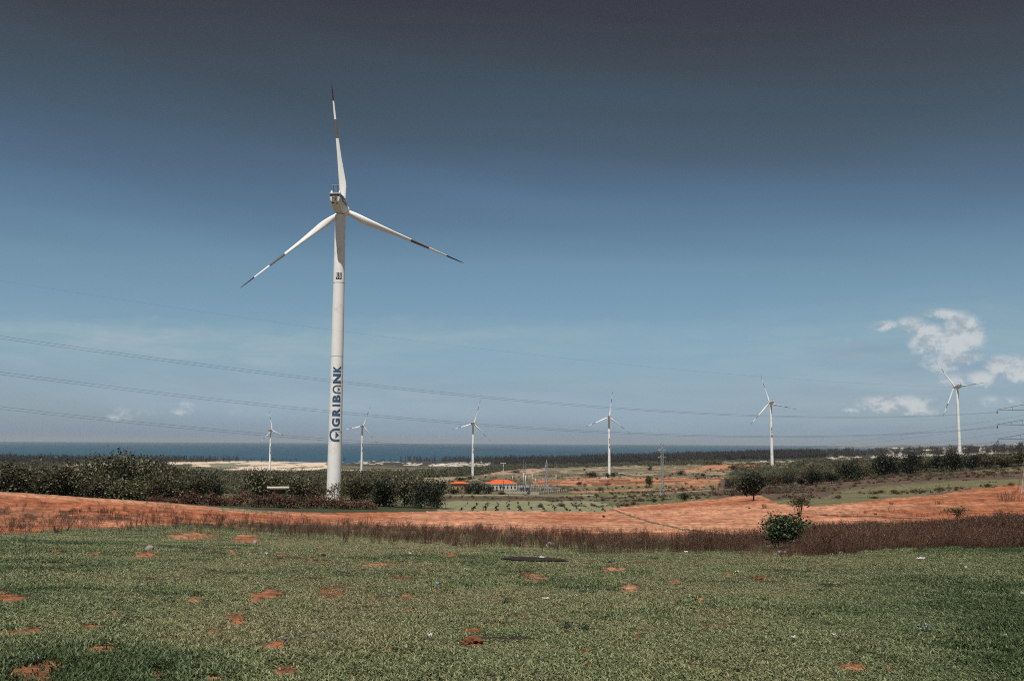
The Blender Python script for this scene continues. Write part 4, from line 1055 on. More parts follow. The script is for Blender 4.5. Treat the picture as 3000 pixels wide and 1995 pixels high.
FOREST = [(-500, 1330), (200, 1336), (700, 1343), (1000, 1344), (1300, 1340), (1600, 1338), (1850, 1332), (2200, 1324), (2600, 1318), (2900, 1308), (3400, 1300), (3400, 1322), (2900, 1330), (2600, 1338), (2350, 1344), (2000, 1352), (1800, 1358), (1600, 1364),
          (1420, 1362), (1330, 1354), (1180, 1354), (1000, 1353), (800, 1354), (560, 1355), (300, 1356), (0, 1360), (-500, 1364)]
x, y, z, qx, qy, D = sample(60000, -350, 3350, 1900, 9000)
dn = vnoise(qx / 16, qy / 2.2, 41)
ok = pin(qx, qy, FOREST) & (z > 1.0) & (rng.random(len(x)) < np.where(D > 4200, .55, .9)) & ~((qx > 2400) & (dn > .47) & (rng.random(len(x)) < .97)) & ~((qx > 2500) & (rng.random(len(x)) < .55))
k = np.nonzero(ok)[0][:20000]; n = len(k)
sc_ = np.stack([np.full(n, 1.0) * (.8 + .5 * rng.random(n)), np.full(n, 1.0) * (.8 + .5 * rng.random(n)), .8 + .9 * rng.random(n) ** 1.5], 1) * np.where(D[k] > 4500, .75, 1.0)[:, None] * (.75 + .75 * vnoise(x[k] / 120, y[k] / 120, 112))[:, None]
scatter('coastal_forest', np.stack([x[k], y[k], z[k]], 1), rng.random(n) * 6.28, sc_, np.where(rng.random(n) < np.interp(qx[k], [0, 1500, 1900, 2600], [.45, .45, .75, .9]), rng.integers(5, 8, n), rng.integers(0, 5, n)), src_collection('needle', needle + rnd), label='long dark band of casuarina forest along the shore')
# low green scrub between forest and fields
scr = []
for v in range(5):
    r = np.random.default_rng(500 + v); scr.append(crown_mesh('scrub_bush', M['scrub'], 90, 1.1, [(0, 0, .9, 1.7, 1.7, 1.2), (.9, .3, 1.2, 1.1, 1.1, .9), (-.8, -.4, .9, 1.1, 1.0, .8)], 500 + v))
SCR = [[(-500, 1362), (300, 1372), (560, 1380), (1000, 1384), (1290, 1378), (1480, 1366), (1800, 1360), (2000, 1353), (2330, 1346), (2560, 1342), (3000, 1330), (3400, 1322), (3400, 1352), (3000, 1356), (2600, 1372), (2330, 1364), (2050, 1362), (1880, 1366), (1600, 1371),
        (1480, 1378), (1400, 1392), (1290, 1398), (1230, 1400), (1230, 1440), (1290, 1440), (1290, 1447), (-500, 1447)],
       [(2150, 1366), (2330, 1364), (2600, 1372), (2900, 1352), (3400, 1340), (3400, 1362), (2900, 1380), (2560, 1402), (2300, 1418), (2130, 1424)], [(-500, 1350), (200, 1352), (560, 1354), (560, 1362), (-500, 1368)]]
x, y, z, qx, qy, D = sample(70000, -350, 3350, 290, 3600, .5)
ok = np.zeros(len(x), bool)
for P in SCR: ok |= pin(qx, qy, P)
nn = vnoise(x / 60, y / 60, 91); ok &= (qx < 2120) | (rng.random(len(x)) < .35); ok &= (nn > .45) | (rng.random(len(x)) < .25)
ok &= ~((qx > 470) & (qx < 1000) & (qy > 1350) & (qy < 1384)) & ~((qx > 990) & (qx < 1220) & (np.abs(qy - 1378) < 2.2)) & ~((qx > 180) & (qx < 350) & (qy > 1355) & (qy < 1374))
k = np.nonzero(ok)[0][:15000]; n = len(k); s = np.clip(D[k] / 900, .55, 1.5) * (.6 + .7 * rng.random(n))
s = np.where(qx[k] > 2120, s * .62, s)
scatter('low_scrub', np.stack([x[k], y[k], z[k] - .1], 1), rng.random(n) * 6.28, np.stack([s * 1.1, s * 1.1, s], 1), rng.integers(0, 5, n), src_collection('scrub', scr), label='low green scrub spread over the coastal plain')
# sparse dry bushes over the dry strips
x, y, z, qx, qy, D = sample(26000, 1250, 3300, 240, 1500, .3)
ok = pin(qx, qy, [(1290, 1404), (1560, 1392), (1900, 1370), (2300, 1360), (3300, 1340), (3300, 1400), (2850, 1432), (2560, 1462), (2400, 1484), (2262, 1478), (2262, 1455), (2150, 1453), (1850, 1480), (1770, 1500), (1290, 1466)]) & (vnoise(x / 30, y / 30, 92) > .5)
cl = land_red = ((qy > 1403) & (qy < 1425) & (qx > 1560) & (qx < 2130)); ok &= ~(cl & (rng.random(len(x)) < .85)); ok &= ~((qx < 1760) & (qy > 1440) & (qy < 1500) & (rng.random(len(x)) < .6))
k = np.nonzero(ok)[0][:4200]; n = len(k); s = .12 + .30 * rng.random(n) ** 2.5 * np.clip(D[k] / 500, .8, 1.6)
scatter('dry_brush', np.stack([x[k], y[k], z[k] - .05], 1), rng.random(n) * 6.28, np.stack([s * 1.3, s * 1.3, s], 1), rng.integers(0, 4, n), src_collection('drybr', [KINDS['redbush'][i % 4][0] for i in range(2)] + [scr[0], scr[1]]), label='patchy dry brush on the fallow strips and the slope')


def weed_mesh(seed, stems, hgt, spread, rad, branch=3, leafy=0):
    r = random.Random(seed); mb = MB()
    for s in range(stems):
        a = r.random() * 6.28; q = r.random() ** .7 * spread; p = Vector((math.cos(a) * q, math.sin(a) * q, -.03)); lean = Vector((math.cos(a), math.sin(a), 0)) * r.uniform(-.05, .50) + Vector((r.uniform(-.12, .12), r.uniform(-.12, .12), 0))
        h_ = hgt * r.uniform(.5, 1.0); pts = [p]
        for i in range(3):
            p = p + Vector((lean.x * h_ / 3 + r.uniform(-.02, .02), lean.y * h_ / 3 + r.uniform(-.02, .02), h_ / 3)); pts.append(p)
        mb.tube(pts, [rad, rad * .85, rad * .65, rad * .35], 3, False)
        for bq in range(branch):
            t0 = r.uniform(.3, .9); i = min(2, int(t0 * 3)); b0 = pts[i].lerp(pts[i + 1], t0 * 3 - i); d = Vector((r.uniform(-1, 1), r.uniform(-1, 1), r.uniform(.5, 1.4))).normalized() * h_ * r.uniform(.15, .34)
            mb.tube([b0, b0 + d * .5 + Vector((0, 0, -.01)), b0 + d], [rad * .6, rad * .45, rad * .25], 3, False)
        for q_ in range(leafy):
            t0 = r.uniform(.25, 1); i = min(2, int(t0 * 3)); b0 = pts[i].lerp(pts[i + 1], t0 * 3 - i) + Vector((r.uniform(-.05, .05), r.uniform(-.05, .05), r.uniform(-.03, .05))); u = Vector((r.uniform(-1, 1), r.uniform(-1, 1), r.uniform(-1, 1))).normalized(); w = u.cross(Vector((r.random(), 1, r.random()))).normalized(); s_ = r.uniform(.014, .034)
            mb.add([b0 - u * s_, b0 + w * s_ * .5, b0 + u * s_, b0 - w * s_ * .5], [(0, 1, 2, 3)])
    return mb


weeds = [weed_mesh(600 + i, 13, .95, .34, .0060, 6, 16).mesh('weed', M['weed']) for i in range(6)]
thin = [weed_mesh(640 + i, 6, 1.0, .12, .0062, 8, 6).mesh('thin_weed', M['weed']) for i in range(8)]
NEARW = [(-400, 1500), (250, 1562), (330, 1572), (600, 1560), (760, 1572), (1000, 1592), (1250, 1606), (1500, 1614), (1700, 1630), (2000, 1630), (2250, 1630), (2400, 1628), (2480, 1622), (2600, 1606), (2700, 1604), (3000, 1604), (3600, 1600)]
FARW = [(-400, 1500), (250, 1545), (600, 1533), (850, 1526), (1000, 1538), (1250, 1556), (1500, 1570), (1750, 1584), (2000, 1588), (2250, 1590), (2500, 1586), (2700, 1577), (3000, 1562), (3600, 1530)]
x, y, z, qx, qy, D = sample(190000, -100, 3250, 24, 75)
lo = lin(qx, FARW) + (vnoise(qx / 46, qx * 0, 93) - .5) * 26; hi = lin(qx, NEARW) + (vnoise(qx / 21, qx * 0, 94) - .5) * 20 + rng.exponential(2.5, len(qx))
ok = (qy > lo) & (qy < hi) & (rng.random(len(x)) < (D / 60) ** 2 * 2)
dens = np.interp(qx, [200, 420, 800, 1300, 1900, 2250, 2450, 3100], [.004, .016, .046, .048, .060, .16, .85, .9]); cl = vnoise(x / 1.6, y / 1.6, 95)
edge = np.clip((hi - qy) / 16, 0, 1)
ok &= rng.random(len(x)) < dens * np.clip((cl - .42) * 6, .12 + (qx > 2350) * .7, 1.6) * (.25 + .75 * edge)
ok &= ~((qx > 2240) & (qx < 2335) & (qy > 1598) & (qy < 1614))
k = np.nonzero(ok)[0][:12000]; print('weeds', ok.sum()); n = len(k); s = .50 + .62 * rng.random(n); s *= np.interp(qx[k], [200, 1000, 2300, 2600, 3100], [.85, .72, .70, .72, .84]) * (.50 + .85 * vnoise(x[k] / 1.7, y[k] / 1.7, 111, 3)) * (.45 + .55 * edge[k] ** .6) * np.where((qx[k] > 2200) & (qx[k] < 2370) & (qy[k] > 1598), .55, 1)
dense = rng.random(n) < np.interp(qx[k], [300, 1500, 2300, 2500], [.12, .22, .5, .9])
allw = src_collection('weed', weeds + thin)
scatter('dry_weeds', np.stack([x[k], y[k], z[k]], 1), rng.random(n) * 6.28, np.stack([s, s, s], 1), np.where(dense, rng.integers(0, 6, n), rng.integers(6, 14, n)), allw, label='belt of dead brown weeds between lawn and red fields', tilt=rng.normal(size=(n, 2)) * .08)
# sparse low weeds on the left and right red soil
x, y, z, qx, qy, D = sample(9000, -100, 3250, 36, 150)
scn = vnoise(qx / 45, qy / 7, 74)
ok = ((qx < 900) & (qy > 1478) & (qy < lin(qx, GB)) & (scn > .50)) | ((qx > 2450) & (qy > 1440) & (qy < 1520) & (scn > .52) & (rng.random(len(x)) < .5)) | ((qx > 1000) & (qx < 1900) & (np.abs(qy - lin(qx, FARW)) < 9) & (rng.random(len(x)) < .5))
ok &= ~((qx < 900) & (rng.random(len(x)) < .45)); ok |= (qx < 700) & (np.abs(qy - lin(qx, GB)) < 12) & (rng.random(len(x)) < .12)
ok &= ~((qx > 2215) & (qx < 2365) & (qy < 1625))
k = np.nonzero(ok)[0][:2200]; n = len(k); s = .2 + .35 * rng.random(n); s = np.where((np.abs(qy[k] - lin(qx[k], GB)) < 14) & (rng.random(n) < .4), .75, s)
scatter('sparse_weeds', np.stack([x[k], y[k], z[k]], 1), rng.random(n) * 6.28, np.stack([s * 1.4, s * 1.4, s], 1), rng.integers(6, 14, n), allw, label='sparse dark weeds dotting the red soil', tilt=rng.normal(size=(n, 2)) * .12)

# lawn
gm = bpy.data.materials.new('grass_blades'); gm.use_nodes = True; h = NG(gm.node_tree); b = gm.node_tree.nodes['Principled BSDF']; out = gm.node_tree.nodes['Material Output']
ta = h.new('ShaderNodeAttribute', attribute_name='tint'); ta.attribute_type = 'INSTANCER'; ge = h.new('ShaderNodeNewGeometry')
cA = h.ramp(ge.outputs['Random Per Island'], [(0, (0.025, 0.037, 0.013)), (.40, (0.066, 0.089, 0.032)), (.7, (0.139, 0.168, 0.072)), (1, (0.336, 0.353, 0.202))])
cB = h.ramp(ge.outputs['Random Per Island'], [(0, (0.042, 0.042, 0.018)), (.40, (0.109, 0.108, 0.050)), (.75, (0.218, 0.206, 0.109)), (1, (0.386, 0.344, 0.218))])
cD = h.ramp(ge.outputs['Random Per Island'], [(0, (0.013, 0.025, 0.010)), (.4, (0.029, 0.050, 0.018)), (.8, (0.060, 0.092, 0.037)), (1, (0.160, 0.210, 0.101))])
cc = h.mix(h.math('MAXIMUM', ta.outputs['Fac'], 0.0), h.mix(h.math('MULTIPLY', h.math('MINIMUM', ta.outputs['Fac'], 0.0), -1.0), cA, cD), cB); h.put(b.inputs['Base Color'], cc); b.inputs['Roughness'].default_value = .6; b.inputs['Specular IOR Level'].default_value = .3
tr = h.new('ShaderNodeBsdfTranslucent'); h.put(tr.inputs[0], cc); mx = h.new('ShaderNodeMixShader'); mx.inputs[0].default_value = .25
gm.node_tree.links.new(b.outputs[0], mx.inputs[1]); gm.node_tree.links.new(tr.outputs[0], mx.inputs[2]); gm.node_tree.links.new(mx.outputs[0], out.inputs[0])
tufts = []
for v in range(8):
    r = random.Random(700 + v); V = []; Fq = []
    for i in range(22):
        a = r.random() * 6.28; q = r.random() ** .6 * .095; p = Vector((math.cos(a) * q, math.sin(a) * q, -.005)); fa = r.random() * 6.28; d = Vector((math.cos(fa), math.sin(fa), 0)); w = Vector((-d.y, d.x, 0)) * r.uniform(.0035, .0062)
        hh = r.uniform(.016, .040); ln = r.uniform(.4, 1.7) * hh
        m1 = p + d * ln * .35 + Vector((0, 0, hh * .65)); m2 = p + d * ln + Vector((0, 0, hh * r.uniform(.55, 1.05))); k = len(V)
        V += [p - w, p + w, m1 + w * .9, m1 - w * .9, m2]; Fq += [(k, k + 1, k + 2, k + 3), (k + 3, k + 2, k + 4)]
    tufts.append(mesh_from('grass_tuft', V, Fq, [gm]))
x, y, z, qx, qy, D = sample(1250000, -900, 3900, 3.6, 62)
gb = lin(qx, GB) + (vnoise(qx / 23, qy * 0, 62) - .5) * 9
ok = (qy > gb - 2) & (rng.random(len(x)) < np.clip((11.0 / D) ** -1.0, .02, 1) * .55)
br = bare(qx, qy); ok &= rng.random(len(x)) > np.clip(br * 2.2, 0, .985)
thn = vnoise(x / .55, y / .55, 96, 3); ok &= rng.random(len(x)) < np.clip((thn - .22) * 4.5, .34, 1)
k = np.nonzero(ok)[0]; k = k[rng.permutation(len(k))[:205000]]; n = len(k)
s = np.clip(.8 + D[k] / 28, .9, 2.4) * (.65 + .6 * rng.random(n)); hs = (.7 + .5 * rng.random(n)) * (.6 + .8 * vnoise(x[k] / 1.3, y[k] / 1.3, 97)) * np.clip(1.1 - D[k] / 90, .6, 1)
tn = np.clip((vnoise(x[k] / 2.4, y[k] / 2.4, 98) * .6 + vnoise(x[k] / 9, y[k] / 9, 99) * .5 + (rng.random(n) - .5) * .25 - .42) * 4.2, 0, 1)
dk_ = np.clip((vnoise(x[k] / 1.4, y[k] / 1.9, 113) * .5 + vnoise(x[k] / 5, y[k] / 7, 114) * .6 - .53) * 7, 0, 1) * .95 + np.clip(np.abs(qx[k] - 1500) / 1500 - .62, 0, 1) * .9  # last term darkens grass toward the frame sides, a vignette put into the tint
bias = np.clip(1 - np.abs(qx[k] - 1250) / 600, 0, 1) * .30 * (qy[k] < 1780) - np.clip((qx[k] - 2200) / 500, 0, 1) * .35 - np.clip((800 - qx[k]) / 700, 0, 1) * .25 * (qy[k] > 1640)
tn = np.clip(tn * .9 + bias - dk_, -1, 1); hs = hs * (1 + .7 * dk_) * (1 - .55 * np.clip(np.maximum(bare(qx[k], qy[k] - 5), bare(qx[k], qy[k] - 2)) * 1.6, 0, 1))
scatter('grass', np.stack([x[k], y[k], z[k]], 1), rng.random(n) * 6.28, np.stack([s, s, hs], 1), rng.integers(0, 8, n), src_collection('tuft', tufts), tn, 'short patchy green grass covering the foreground')

# rows of young plants in the crop field
cropm = crown_mesh('crop_row', M['crop'], 14, .28, [(0, 0, .3, .3, .3, .3)], 8)
pa = [(1345 + 36 * i, 1497 + (0 if i < 7 else 2), 1370 + 29.5 * i + (6 if i > 6 else 0), 1474) for i in range(13)]
for i, (x0, y0, x1, y1) in enumerate(pa):
    A0, _ = on(x0, y0, 150); A1, _ = on(x1, y1, 150); mb = MB(); r = random.Random(i)
    nn_ = 26
    for j in range(nn_):
        t = (j + r.uniform(-.3, .3)) / nn_; p = A0.lerp(A1, t); p = p + Vector((r.uniform(-.3, .3), r.uniform(-.3, .3), 0)); p.z = float(terrain(p.x, p.y)); s = r.uniform(.2, .9)
        if r.random() < .32 + .4 * abs(mnoise.noise(Vector((i * .7, j * .3, 0)))): continue
        for q in range(7):
            c0 = p + Vector((r.uniform(-.3, .3), r.uniform(-.3, .3), r.uniform(.05, .5))) * s; u = Vector((r.uniform(-1, 1), r.uniform(-1, 1), r.uniform(-.4, 1))).normalized() * .28 * s; w = u.cross(Vector((r.random(), r.random(), 1))).normalized() * .2 * s
            mb.add([c0 - u, c0 + w, c0 + u, c0 - w], [(0, 1, 2, 3)])
    o = mb.build('crop_row', M['crop']); tag(o, ordl(i, 'row of dark seedlings', 'in the pale green crop field'), 'crop row', 'rows of seedlings in the crop field')

# ------------------------------------------------------------------ tracks


def ribbon(name, pts, width, mat, label, lift=.12, dmin=250):
    P = [on(px, py, dmin)[0] for px, py in pts]; Q = []
    for a, b_ in zip(P[:-1], P[1:]):
        n_ = max(2, int((b_ - a).length / 12))
        for i in range(n_): Q.append(a.lerp(b_, i / n_))
    Q.append(P[-1]); vs = []; fs = []
    for i, p in enumerate(Q):
        t = (Q[min(i + 1, len(Q) - 1)] - Q[max(i - 1, 0)]); t.z = 0; t.normalize(); nrm = Vector((-t.y, t.x, 0)) * width / 2
        for sgn in (-1, -.33, .33, 1):
            q = p + nrm * sgn; vs.append((q.x, q.y, float(terrain(q.x, q.y)) + lift * (1 if abs(sgn) < 1 else .1)))
    for i in range(len(Q) - 1):
        for j in range(3): a = i * 4 + j; fs.append((a, a + 4, a + 5, a + 1))
    return tag(link(name, mesh_from(name, vs, [f[::-1] for f in fs], [mat], True)), label, kind='structure')


M['track'] = material('pale_track_dust', (.36, .31, .24), .95, .2, .5); M['track_red'] = material('pinkish_track_dust', (.44, .28, .20), .95, .2, .5)
ribbon('road', [(1180, 1449), (1300, 1449), (1450, 1451), (1600, 1452), (1740, 1450)], 5.5, M['track'], 'pale road running in front of the substation')
ribbon('path', [(1700, 1455), (1860, 1450), (1940, 1445), (2040, 1438), (2160, 1431)], 3.2, M['track'], 'pale dirt track crossing the slope behind the right pylon')
ribbon('path', [(1760, 1397), (1870, 1392), (2000, 1386), (2130, 1380), (2255, 1372)], 5, M['track_red'], 'pale track leading to the far turbine')
ribbon('path', [(1640, 1377), (1850, 1363), (2000, 1358), (2180, 1353)], 6, M['track'], 'far pale track below the coastal forest')
ribbon('path', [(2255, 1371), (2330, 1366), (2400, 1362), (2500, 1361), (2580, 1360)], 6, M['track_red'], 'pinkish track among the trees of the slope')

# ------------------------------------------------------------------ substation


def scene_thing(name, px, D, label, cat, group=None, rz=0, py=None):
    p = on(px, py, 250)[0] if py else at(px, D); e = empty(name, p, rz); tag(e, label, cat, group); return e


def wbox(name, c, d, mat, parent, me=None):
    mb = MB(); mb.box(c, d); return link(name, mb.mesh(name, mat), parent)


def hip_roof(name, w, d, z, h, over, mat, parent):
    a, b_ = w / 2 + over, d / 2 + over; r_ = max(.5, a - b_ * .95)
    vs = [(-a, -b_, z), (a, -b_, z), (a, b_, z), (-a, b_, z), (-r_, 0, z + h), (r_, 0, z + h)]
    o = link(name, mesh_from(name, vs, [(0, 1, 5, 4), (1, 2, 5), (2, 3, 4, 5), (3, 0, 4), (3, 2, 1, 0)], [mat]), parent); return o


pB, DB = on(1468, 1435, 300)
yaw_b = R(20) + math.atan2(-pB.x, pB.y)
u = DB / FPX
bld = empty('substation_building', pB + Vector((0, 0, -.3)), yaw_b); tag(bld, 'long white substation building with hipped orange roof and dark windows', 'building')
W_, Dp, Hw = 78 * u, 50 * u, 19 * u
wbox('wall', (0, 0, Hw / 2), (W_, Dp, Hw), M['wall'], bld)
wbox('eaves', (0, 0, Hw + .18), (W_ + .9, Dp + .9, .36), M['wall'], bld)
hip_roof('roof', W_, Dp, Hw + .37, 11 * u, .42, M['rooftile'], bld)
wbox('plinth', (0, 0, .35), (W_ + .5, Dp + .5, .9), M['concrete'], bld)
win = boxes_mesh('window_frame', [((0, 0, 0), (1.45, .10, 2.3))], M['wall']); gl = boxes_mesh('glass', [((0, -.06, 0), (1.1, .06, 1.9))], M['glass']); pil = boxes_mesh('pilaster', [((0, 0, 0), (.45, .3, Hw))], M['wall'])
wfull = W_ / 7
for i in range(7):
    xx = -W_ / 2 + wfull * (i + .5); f_ = link('window', win, bld, (xx, -Dp / 2 - .04, Hw * .50)); link('glass', gl, f_)
for i in range(8): link('pilaster', pil, bld, (-W_ / 2 + wfull * i + (.2 if i == 0 else -.2 if i == 7 else 0), -Dp / 2 - .12, Hw / 2))
for i in range(3):
    f_ = link('window', win, bld, (-W_ / 2 - .04, -Dp / 2 + Dp * (i + .5) / 3, Hw * .5), (0, 0, -R(90))); link('glass', gl, f_)
pS, DS = on(1346, 1439, 300); us = DS / FPX
b2 = empty('small_building', pS + Vector((0, 0, -.3)), math.atan2(-pS.x, pS.y) + R(6)); tag(b2, 'small ochre building with orange roof, left of the substation building', 'building')
wbox('wall', (0, 0, 11.5 * us), (48 * us, 26 * us, 23 * us), M['ochre'], b2); wbox('eaves', (0, 0, 23 * us + .15), (51 * us, 29 * us, .3), M['wall'], b2); hip_roof('roof', 48 * us, 26 * us, 23 * us + .31, 5.5 * us, 2 * us, M['rooftile'], b2)
wbox('painted_verandah_shade', (0, -13 * us - .03, 19 * us), (46 * us, .08, 5 * us), M['darkwood'], b2)  # dark strip puts the shade below the eaves into the colour
for i in range(4): f_ = link('window', win, b2, ((-18 + 12 * i) * us, -13 * us - .05, 11 * us)); link('glass', gl, f_)
# flat-roofed hut among the bushes
pH = at(814, 226); uh = 226 / FPX; zr = CAMZ + ray(814, 1432)[2] * 226 - pH.z
hut = empty('flat_roofed_hut', pH, math.atan2(-pH.x, pH.y)); tag(hut, 'dark hut with a pale flat roof slab among the red bushes', 'hut')
wbox('roof_slab', (0, 0, zr + .36), (60 * uh, 3.4, .22), M['tin'], hut); wbox('roof_beam', (0, 0, zr + .1), (45 * uh, 2.6, .3), M['tin'], hut); wbox('wall', (0, 0, zr / 2), (42 * uh, 2.4, zr), M['darkwood'], hut)
# far huts
for px, py_, w, lb, mw in ((1423, 1398, 3.6, 'tiny white hut with a flat roof left of the floodlight mast', 'wall'), (1820, 1391, 5.5, 'small pale shed with flat roof beside the turbine foot', 'wall'), (1085, 1391, 4.5, 'tiny pale roofed shed right of the small turbine foot', 'tin'),
                           (850, 1386, 6, 'low white roofed shed left of the big tower', 'tin')):
    p, D_ = on(px, py_, 500); e = empty('small_hut', p, math.atan2(-p.x, p.y)); tag(e, lb, 'hut'); k_ = D_ / FPX
    wbox('wall', (0, 0, 2.4 * k_), (w * 1.6 * k_, 3, 5 * k_), M[mw], e); wbox('roof', (0, 0, 5.4 * k_), (w * 3.0 * k_, 6, 1.1 * k_), M['tin'], e); wbox('doorway', (0, -1.55, 2 * k_), (w * .5 * k_, .1, 3.4 * k_), M['glass'], e)
for px, py_, w, lb in ((612, 1381, 7, 'pale low building leftmost among the pale fields'), (700, 1386, 9, 'pale low building between the pale fields and the small left turbine'), (762, 1383, 6, 'tiny white house just left of the small left turbine foot'), (905, 1381, 8, 'pale low building right of the small left turbine'),
                       (1020, 1361, 7, 'far pale building beyond the second small turbine'), (1215, 1359, 7, 'far white building by the dunes, left of the middle turbine')):
    p, D_ = on(px, py_, 800); k_ = D_ / FPX; e = empty('far_building', p, math.atan2(-p.x, p.y) + .3); tag(e, lb, 'building', 'pale buildings on the plain')
    wbox('wall', (0, 0, 1.4 * k_), (w * k_, 8, 2.8 * k_), M['wall'], e); wbox('roof', (0, 0, 3.1 * k_), (w * 1.12 * k_, 10, .6 * k_), M['tin'], e)
rh = random.Random(77)
hw = boxes_mesh('wall', [((0, 0, 3), (16, 12, 7))], M['wall']); hr = mesh_from('roof', [(-9, -7, 6.5), (9, -7, 6.5), (9, 7, 6.5), (-9, 7, 6.5), (-9, 0, 10), (9, 0, 10)], [(0, 1, 5, 4), (2, 3, 4, 5), (3, 0, 4), (1, 2, 5), (3, 2, 1, 0)], [M['tin']])
for i in range(26):
    px, D_ = rh.uniform(2580, 3060), rh.uniform(3200, 7800); e = empty('far_house', at(px, D_), rh.uniform(0, 3)); s_ = rh.uniform(.8, 1.7); e.scale = (s_, s_, s_ * .8)
    tag(e, 'tiny pale house in the hazy settlement along the coast at right', 'house', 'houses of the far coastal settlement'); link('wall', hw, e); link('roof', hr, e)
cone = MB(); cone.add(*lathe([(1.8, 0), (1.2, 1.3), (.05, 3.0)], 10)); conem = cone.mesh('white_heap', M['litter'])
for i, (px, lb) in enumerate(((1752, 'leftmost white heap below the turbine between the pylons'), (1764, 'second white heap from the left below the turbine'), (1770, 'third white heap from the left below the turbine'), (1776, 'rightmost white heap beside the dark bush'))):
    p, _ = on(px, 1400.5, 400); o = link('white_heap', conem, None, p, (0, 0, i)); o.scale = (.6, .6, .75 - .1 * (i % 2)); tag(o, lb, 'heap', 'small white heaps by the turbine')
# masts
MAST = [(1383, 1345, 1422, 'thin grey pole just left of the middle turbine'), (1501, 1375, 1418, 'short pole rising behind the right end of the main building'), (1534, 1345, 1436, 'tall lightning mast at the left of the switchyard'), (1540, 1352, 1442, 'tall lightning mast with a thick lower half'),
        (1561, 1349, 1432, 'tall lightning mast in the middle of the switchyard'), (1568, 1377, 1430, 'short lightning mast right of the middle one'), (1629, 1353, 1434, 'lightning mast right of the switchyard pylon')]
for px, tp, b_, lb in MAST:
    p, D_ = on(px, b_, 300); hh = CAMZ + ray(px, tp)[2] * D_ - p.z; e = empty('lightning_mast', p); tag(e, lb, 'mast', 'masts of the substation')
    mb = MB(); mb.tube([(0, 0, -1), (0, 0, hh * .55)], [.30, .24], 8); link('pole', mb.mesh('pole', M['steel'], True), e)
    mb = MB(); mb.tube([(0, 0, hh * .55), (0, 0, hh)], [.17, .07], 6); link('spike', mb.mesh('spike', M['steel']), e)
p, D_ = on(1474, 1441, 300); hh = CAMZ + ray(1474, 1357)[2] * D_ - p.z; e = empty('floodlight_mast', p); tag(e, 'tall floodlight mast with a ring of lamps beside the main building', 'light mast')
mb = MB(); mb.tube([(0, 0, -1), (0, 0, hh)], [.32, .16], 8); link('pole', mb.mesh('pole', M['steel'], True), e)
mb = MB(); mb.tube([(1.4 * math.cos(a * .5236), 1.4 * math.sin(a * .5236), hh) for a in range(13)], .12, 5, False); mb.tube([(-1.4, 0, hh), (1.4, 0, hh)], .08, 4); mb.tube([(0, -1.4, hh), (0, 1.4, hh)], .08, 4); link('lamp_ring', mb.mesh('lamp_ring', M['steel']), e)
lm_ = boxes_mesh('floodlight', [((0, 0, 0), (.62, .5, .55))], M['wall'])
for a in range(8): link('floodlight', lm_, e, (1.5 * math.cos(a * .785), 1.5 * math.sin(a * .785), hh + .05), (0, 0, a * .785))


def pylon(p, hh, bw, tw, arms, label, mat, rz=0, rad=.09, waist=.35, mat_arm=None, peak=0.0, ins=None, panels=12):
    t = empty('power_pylon', p, rz); tag(t, label, 'pylon'); zt = hh - peak
    wz = lambda z: (bw + (tw - bw) * min(1, z / (hh * waist))) if z < hh * waist else tw * (1 if z < zt else max(.06, 1 - (z - zt) / max(.01, peak)))
    zs = [0]
    for i in range(panels): zs.append(zs[-1] + (wz(zs[-1]) * 1.05 + .4))
    kk = hh / zs[-1] if zs[-1] else 1; zs = [z * kk for z in zs]
    cs = [(-1, -1), (1, -1), (1, 1), (-1, 1)]
    for sx_, sy_ in cs:
        mb = MB(); mb.tube([(sx_ * wz(z) / 2, sy_ * wz(z) / 2, z - (.8 if z == 0 else 0)) for z in zs], rad, 4); link('leg', mb.mesh('leg', mat), t)
    for i in range(len(zs) - 1):
        mb = MB(); z0, z1 = zs[i], zs[i + 1]
        for j in range(4):
            a, b_ = cs[j], cs[(j + 1) % 4]; w0, w1 = wz(z0) / 2, wz(z1) / 2
            mb.tube([(a[0] * w0, a[1] * w0, z0), (b_[0] * w1, b_[1] * w1, z1)], rad * .62, 3); mb.tube([(b_[0] * w0, b_[1] * w0, z0), (a[0] * w1, a[1] * w1, z1)], rad * .62, 3)
            mb.tube([(a[0] * w1, a[1] * w1, z1), (b_[0] * w1, b_[1] * w1, z1)], rad * .5, 3)
        link('cross_brace', mb.mesh('cross_brace', mat), t)
    for (z, L, sg) in arms:
        mb = MB(); w0 = wz(z) / 2; up = max(.8, L * .22)
        for s in (-1, 1): mb.tube([(sg * w0, s * w0, z), (sg * (w0 + L), 0, z + .1)], rad * .8, 4); mb.tube([(sg * w0, s * w0, z + up), (sg * (w0 + L), 0, z + .15)], rad * .7, 4)
        for q in (.3, .6): mb.tube([(sg * (w0 + L * q), -w0 * (1 - q), z), (sg * (w0 + L * q), -w0 * (1 - q), z + up * (1 - q))], rad * .5, 3)
        link('cross_arm', mb.mesh('cross_arm', mat_arm or mat), t)
        if ins:
            mb = MB(); xx = sg * (w0 + L)
            for q in range(8): mb.add([(x_ + xx, y_, z_ + z - .15 - ins * (q + .5) / 8) for x_, y_, z_ in lathe([(.03, -.06), (.13, 0), (.03, .06)], 7)[0]], lathe([(1, 0), (1, 0), (1, 0)], 7)[1])
            mb.tube([(xx, 0, z), (xx, 0, z - ins - .2)], .03, 4); link('insulator', mb.mesh('insulator', M['steel_dark']), t)
    return t


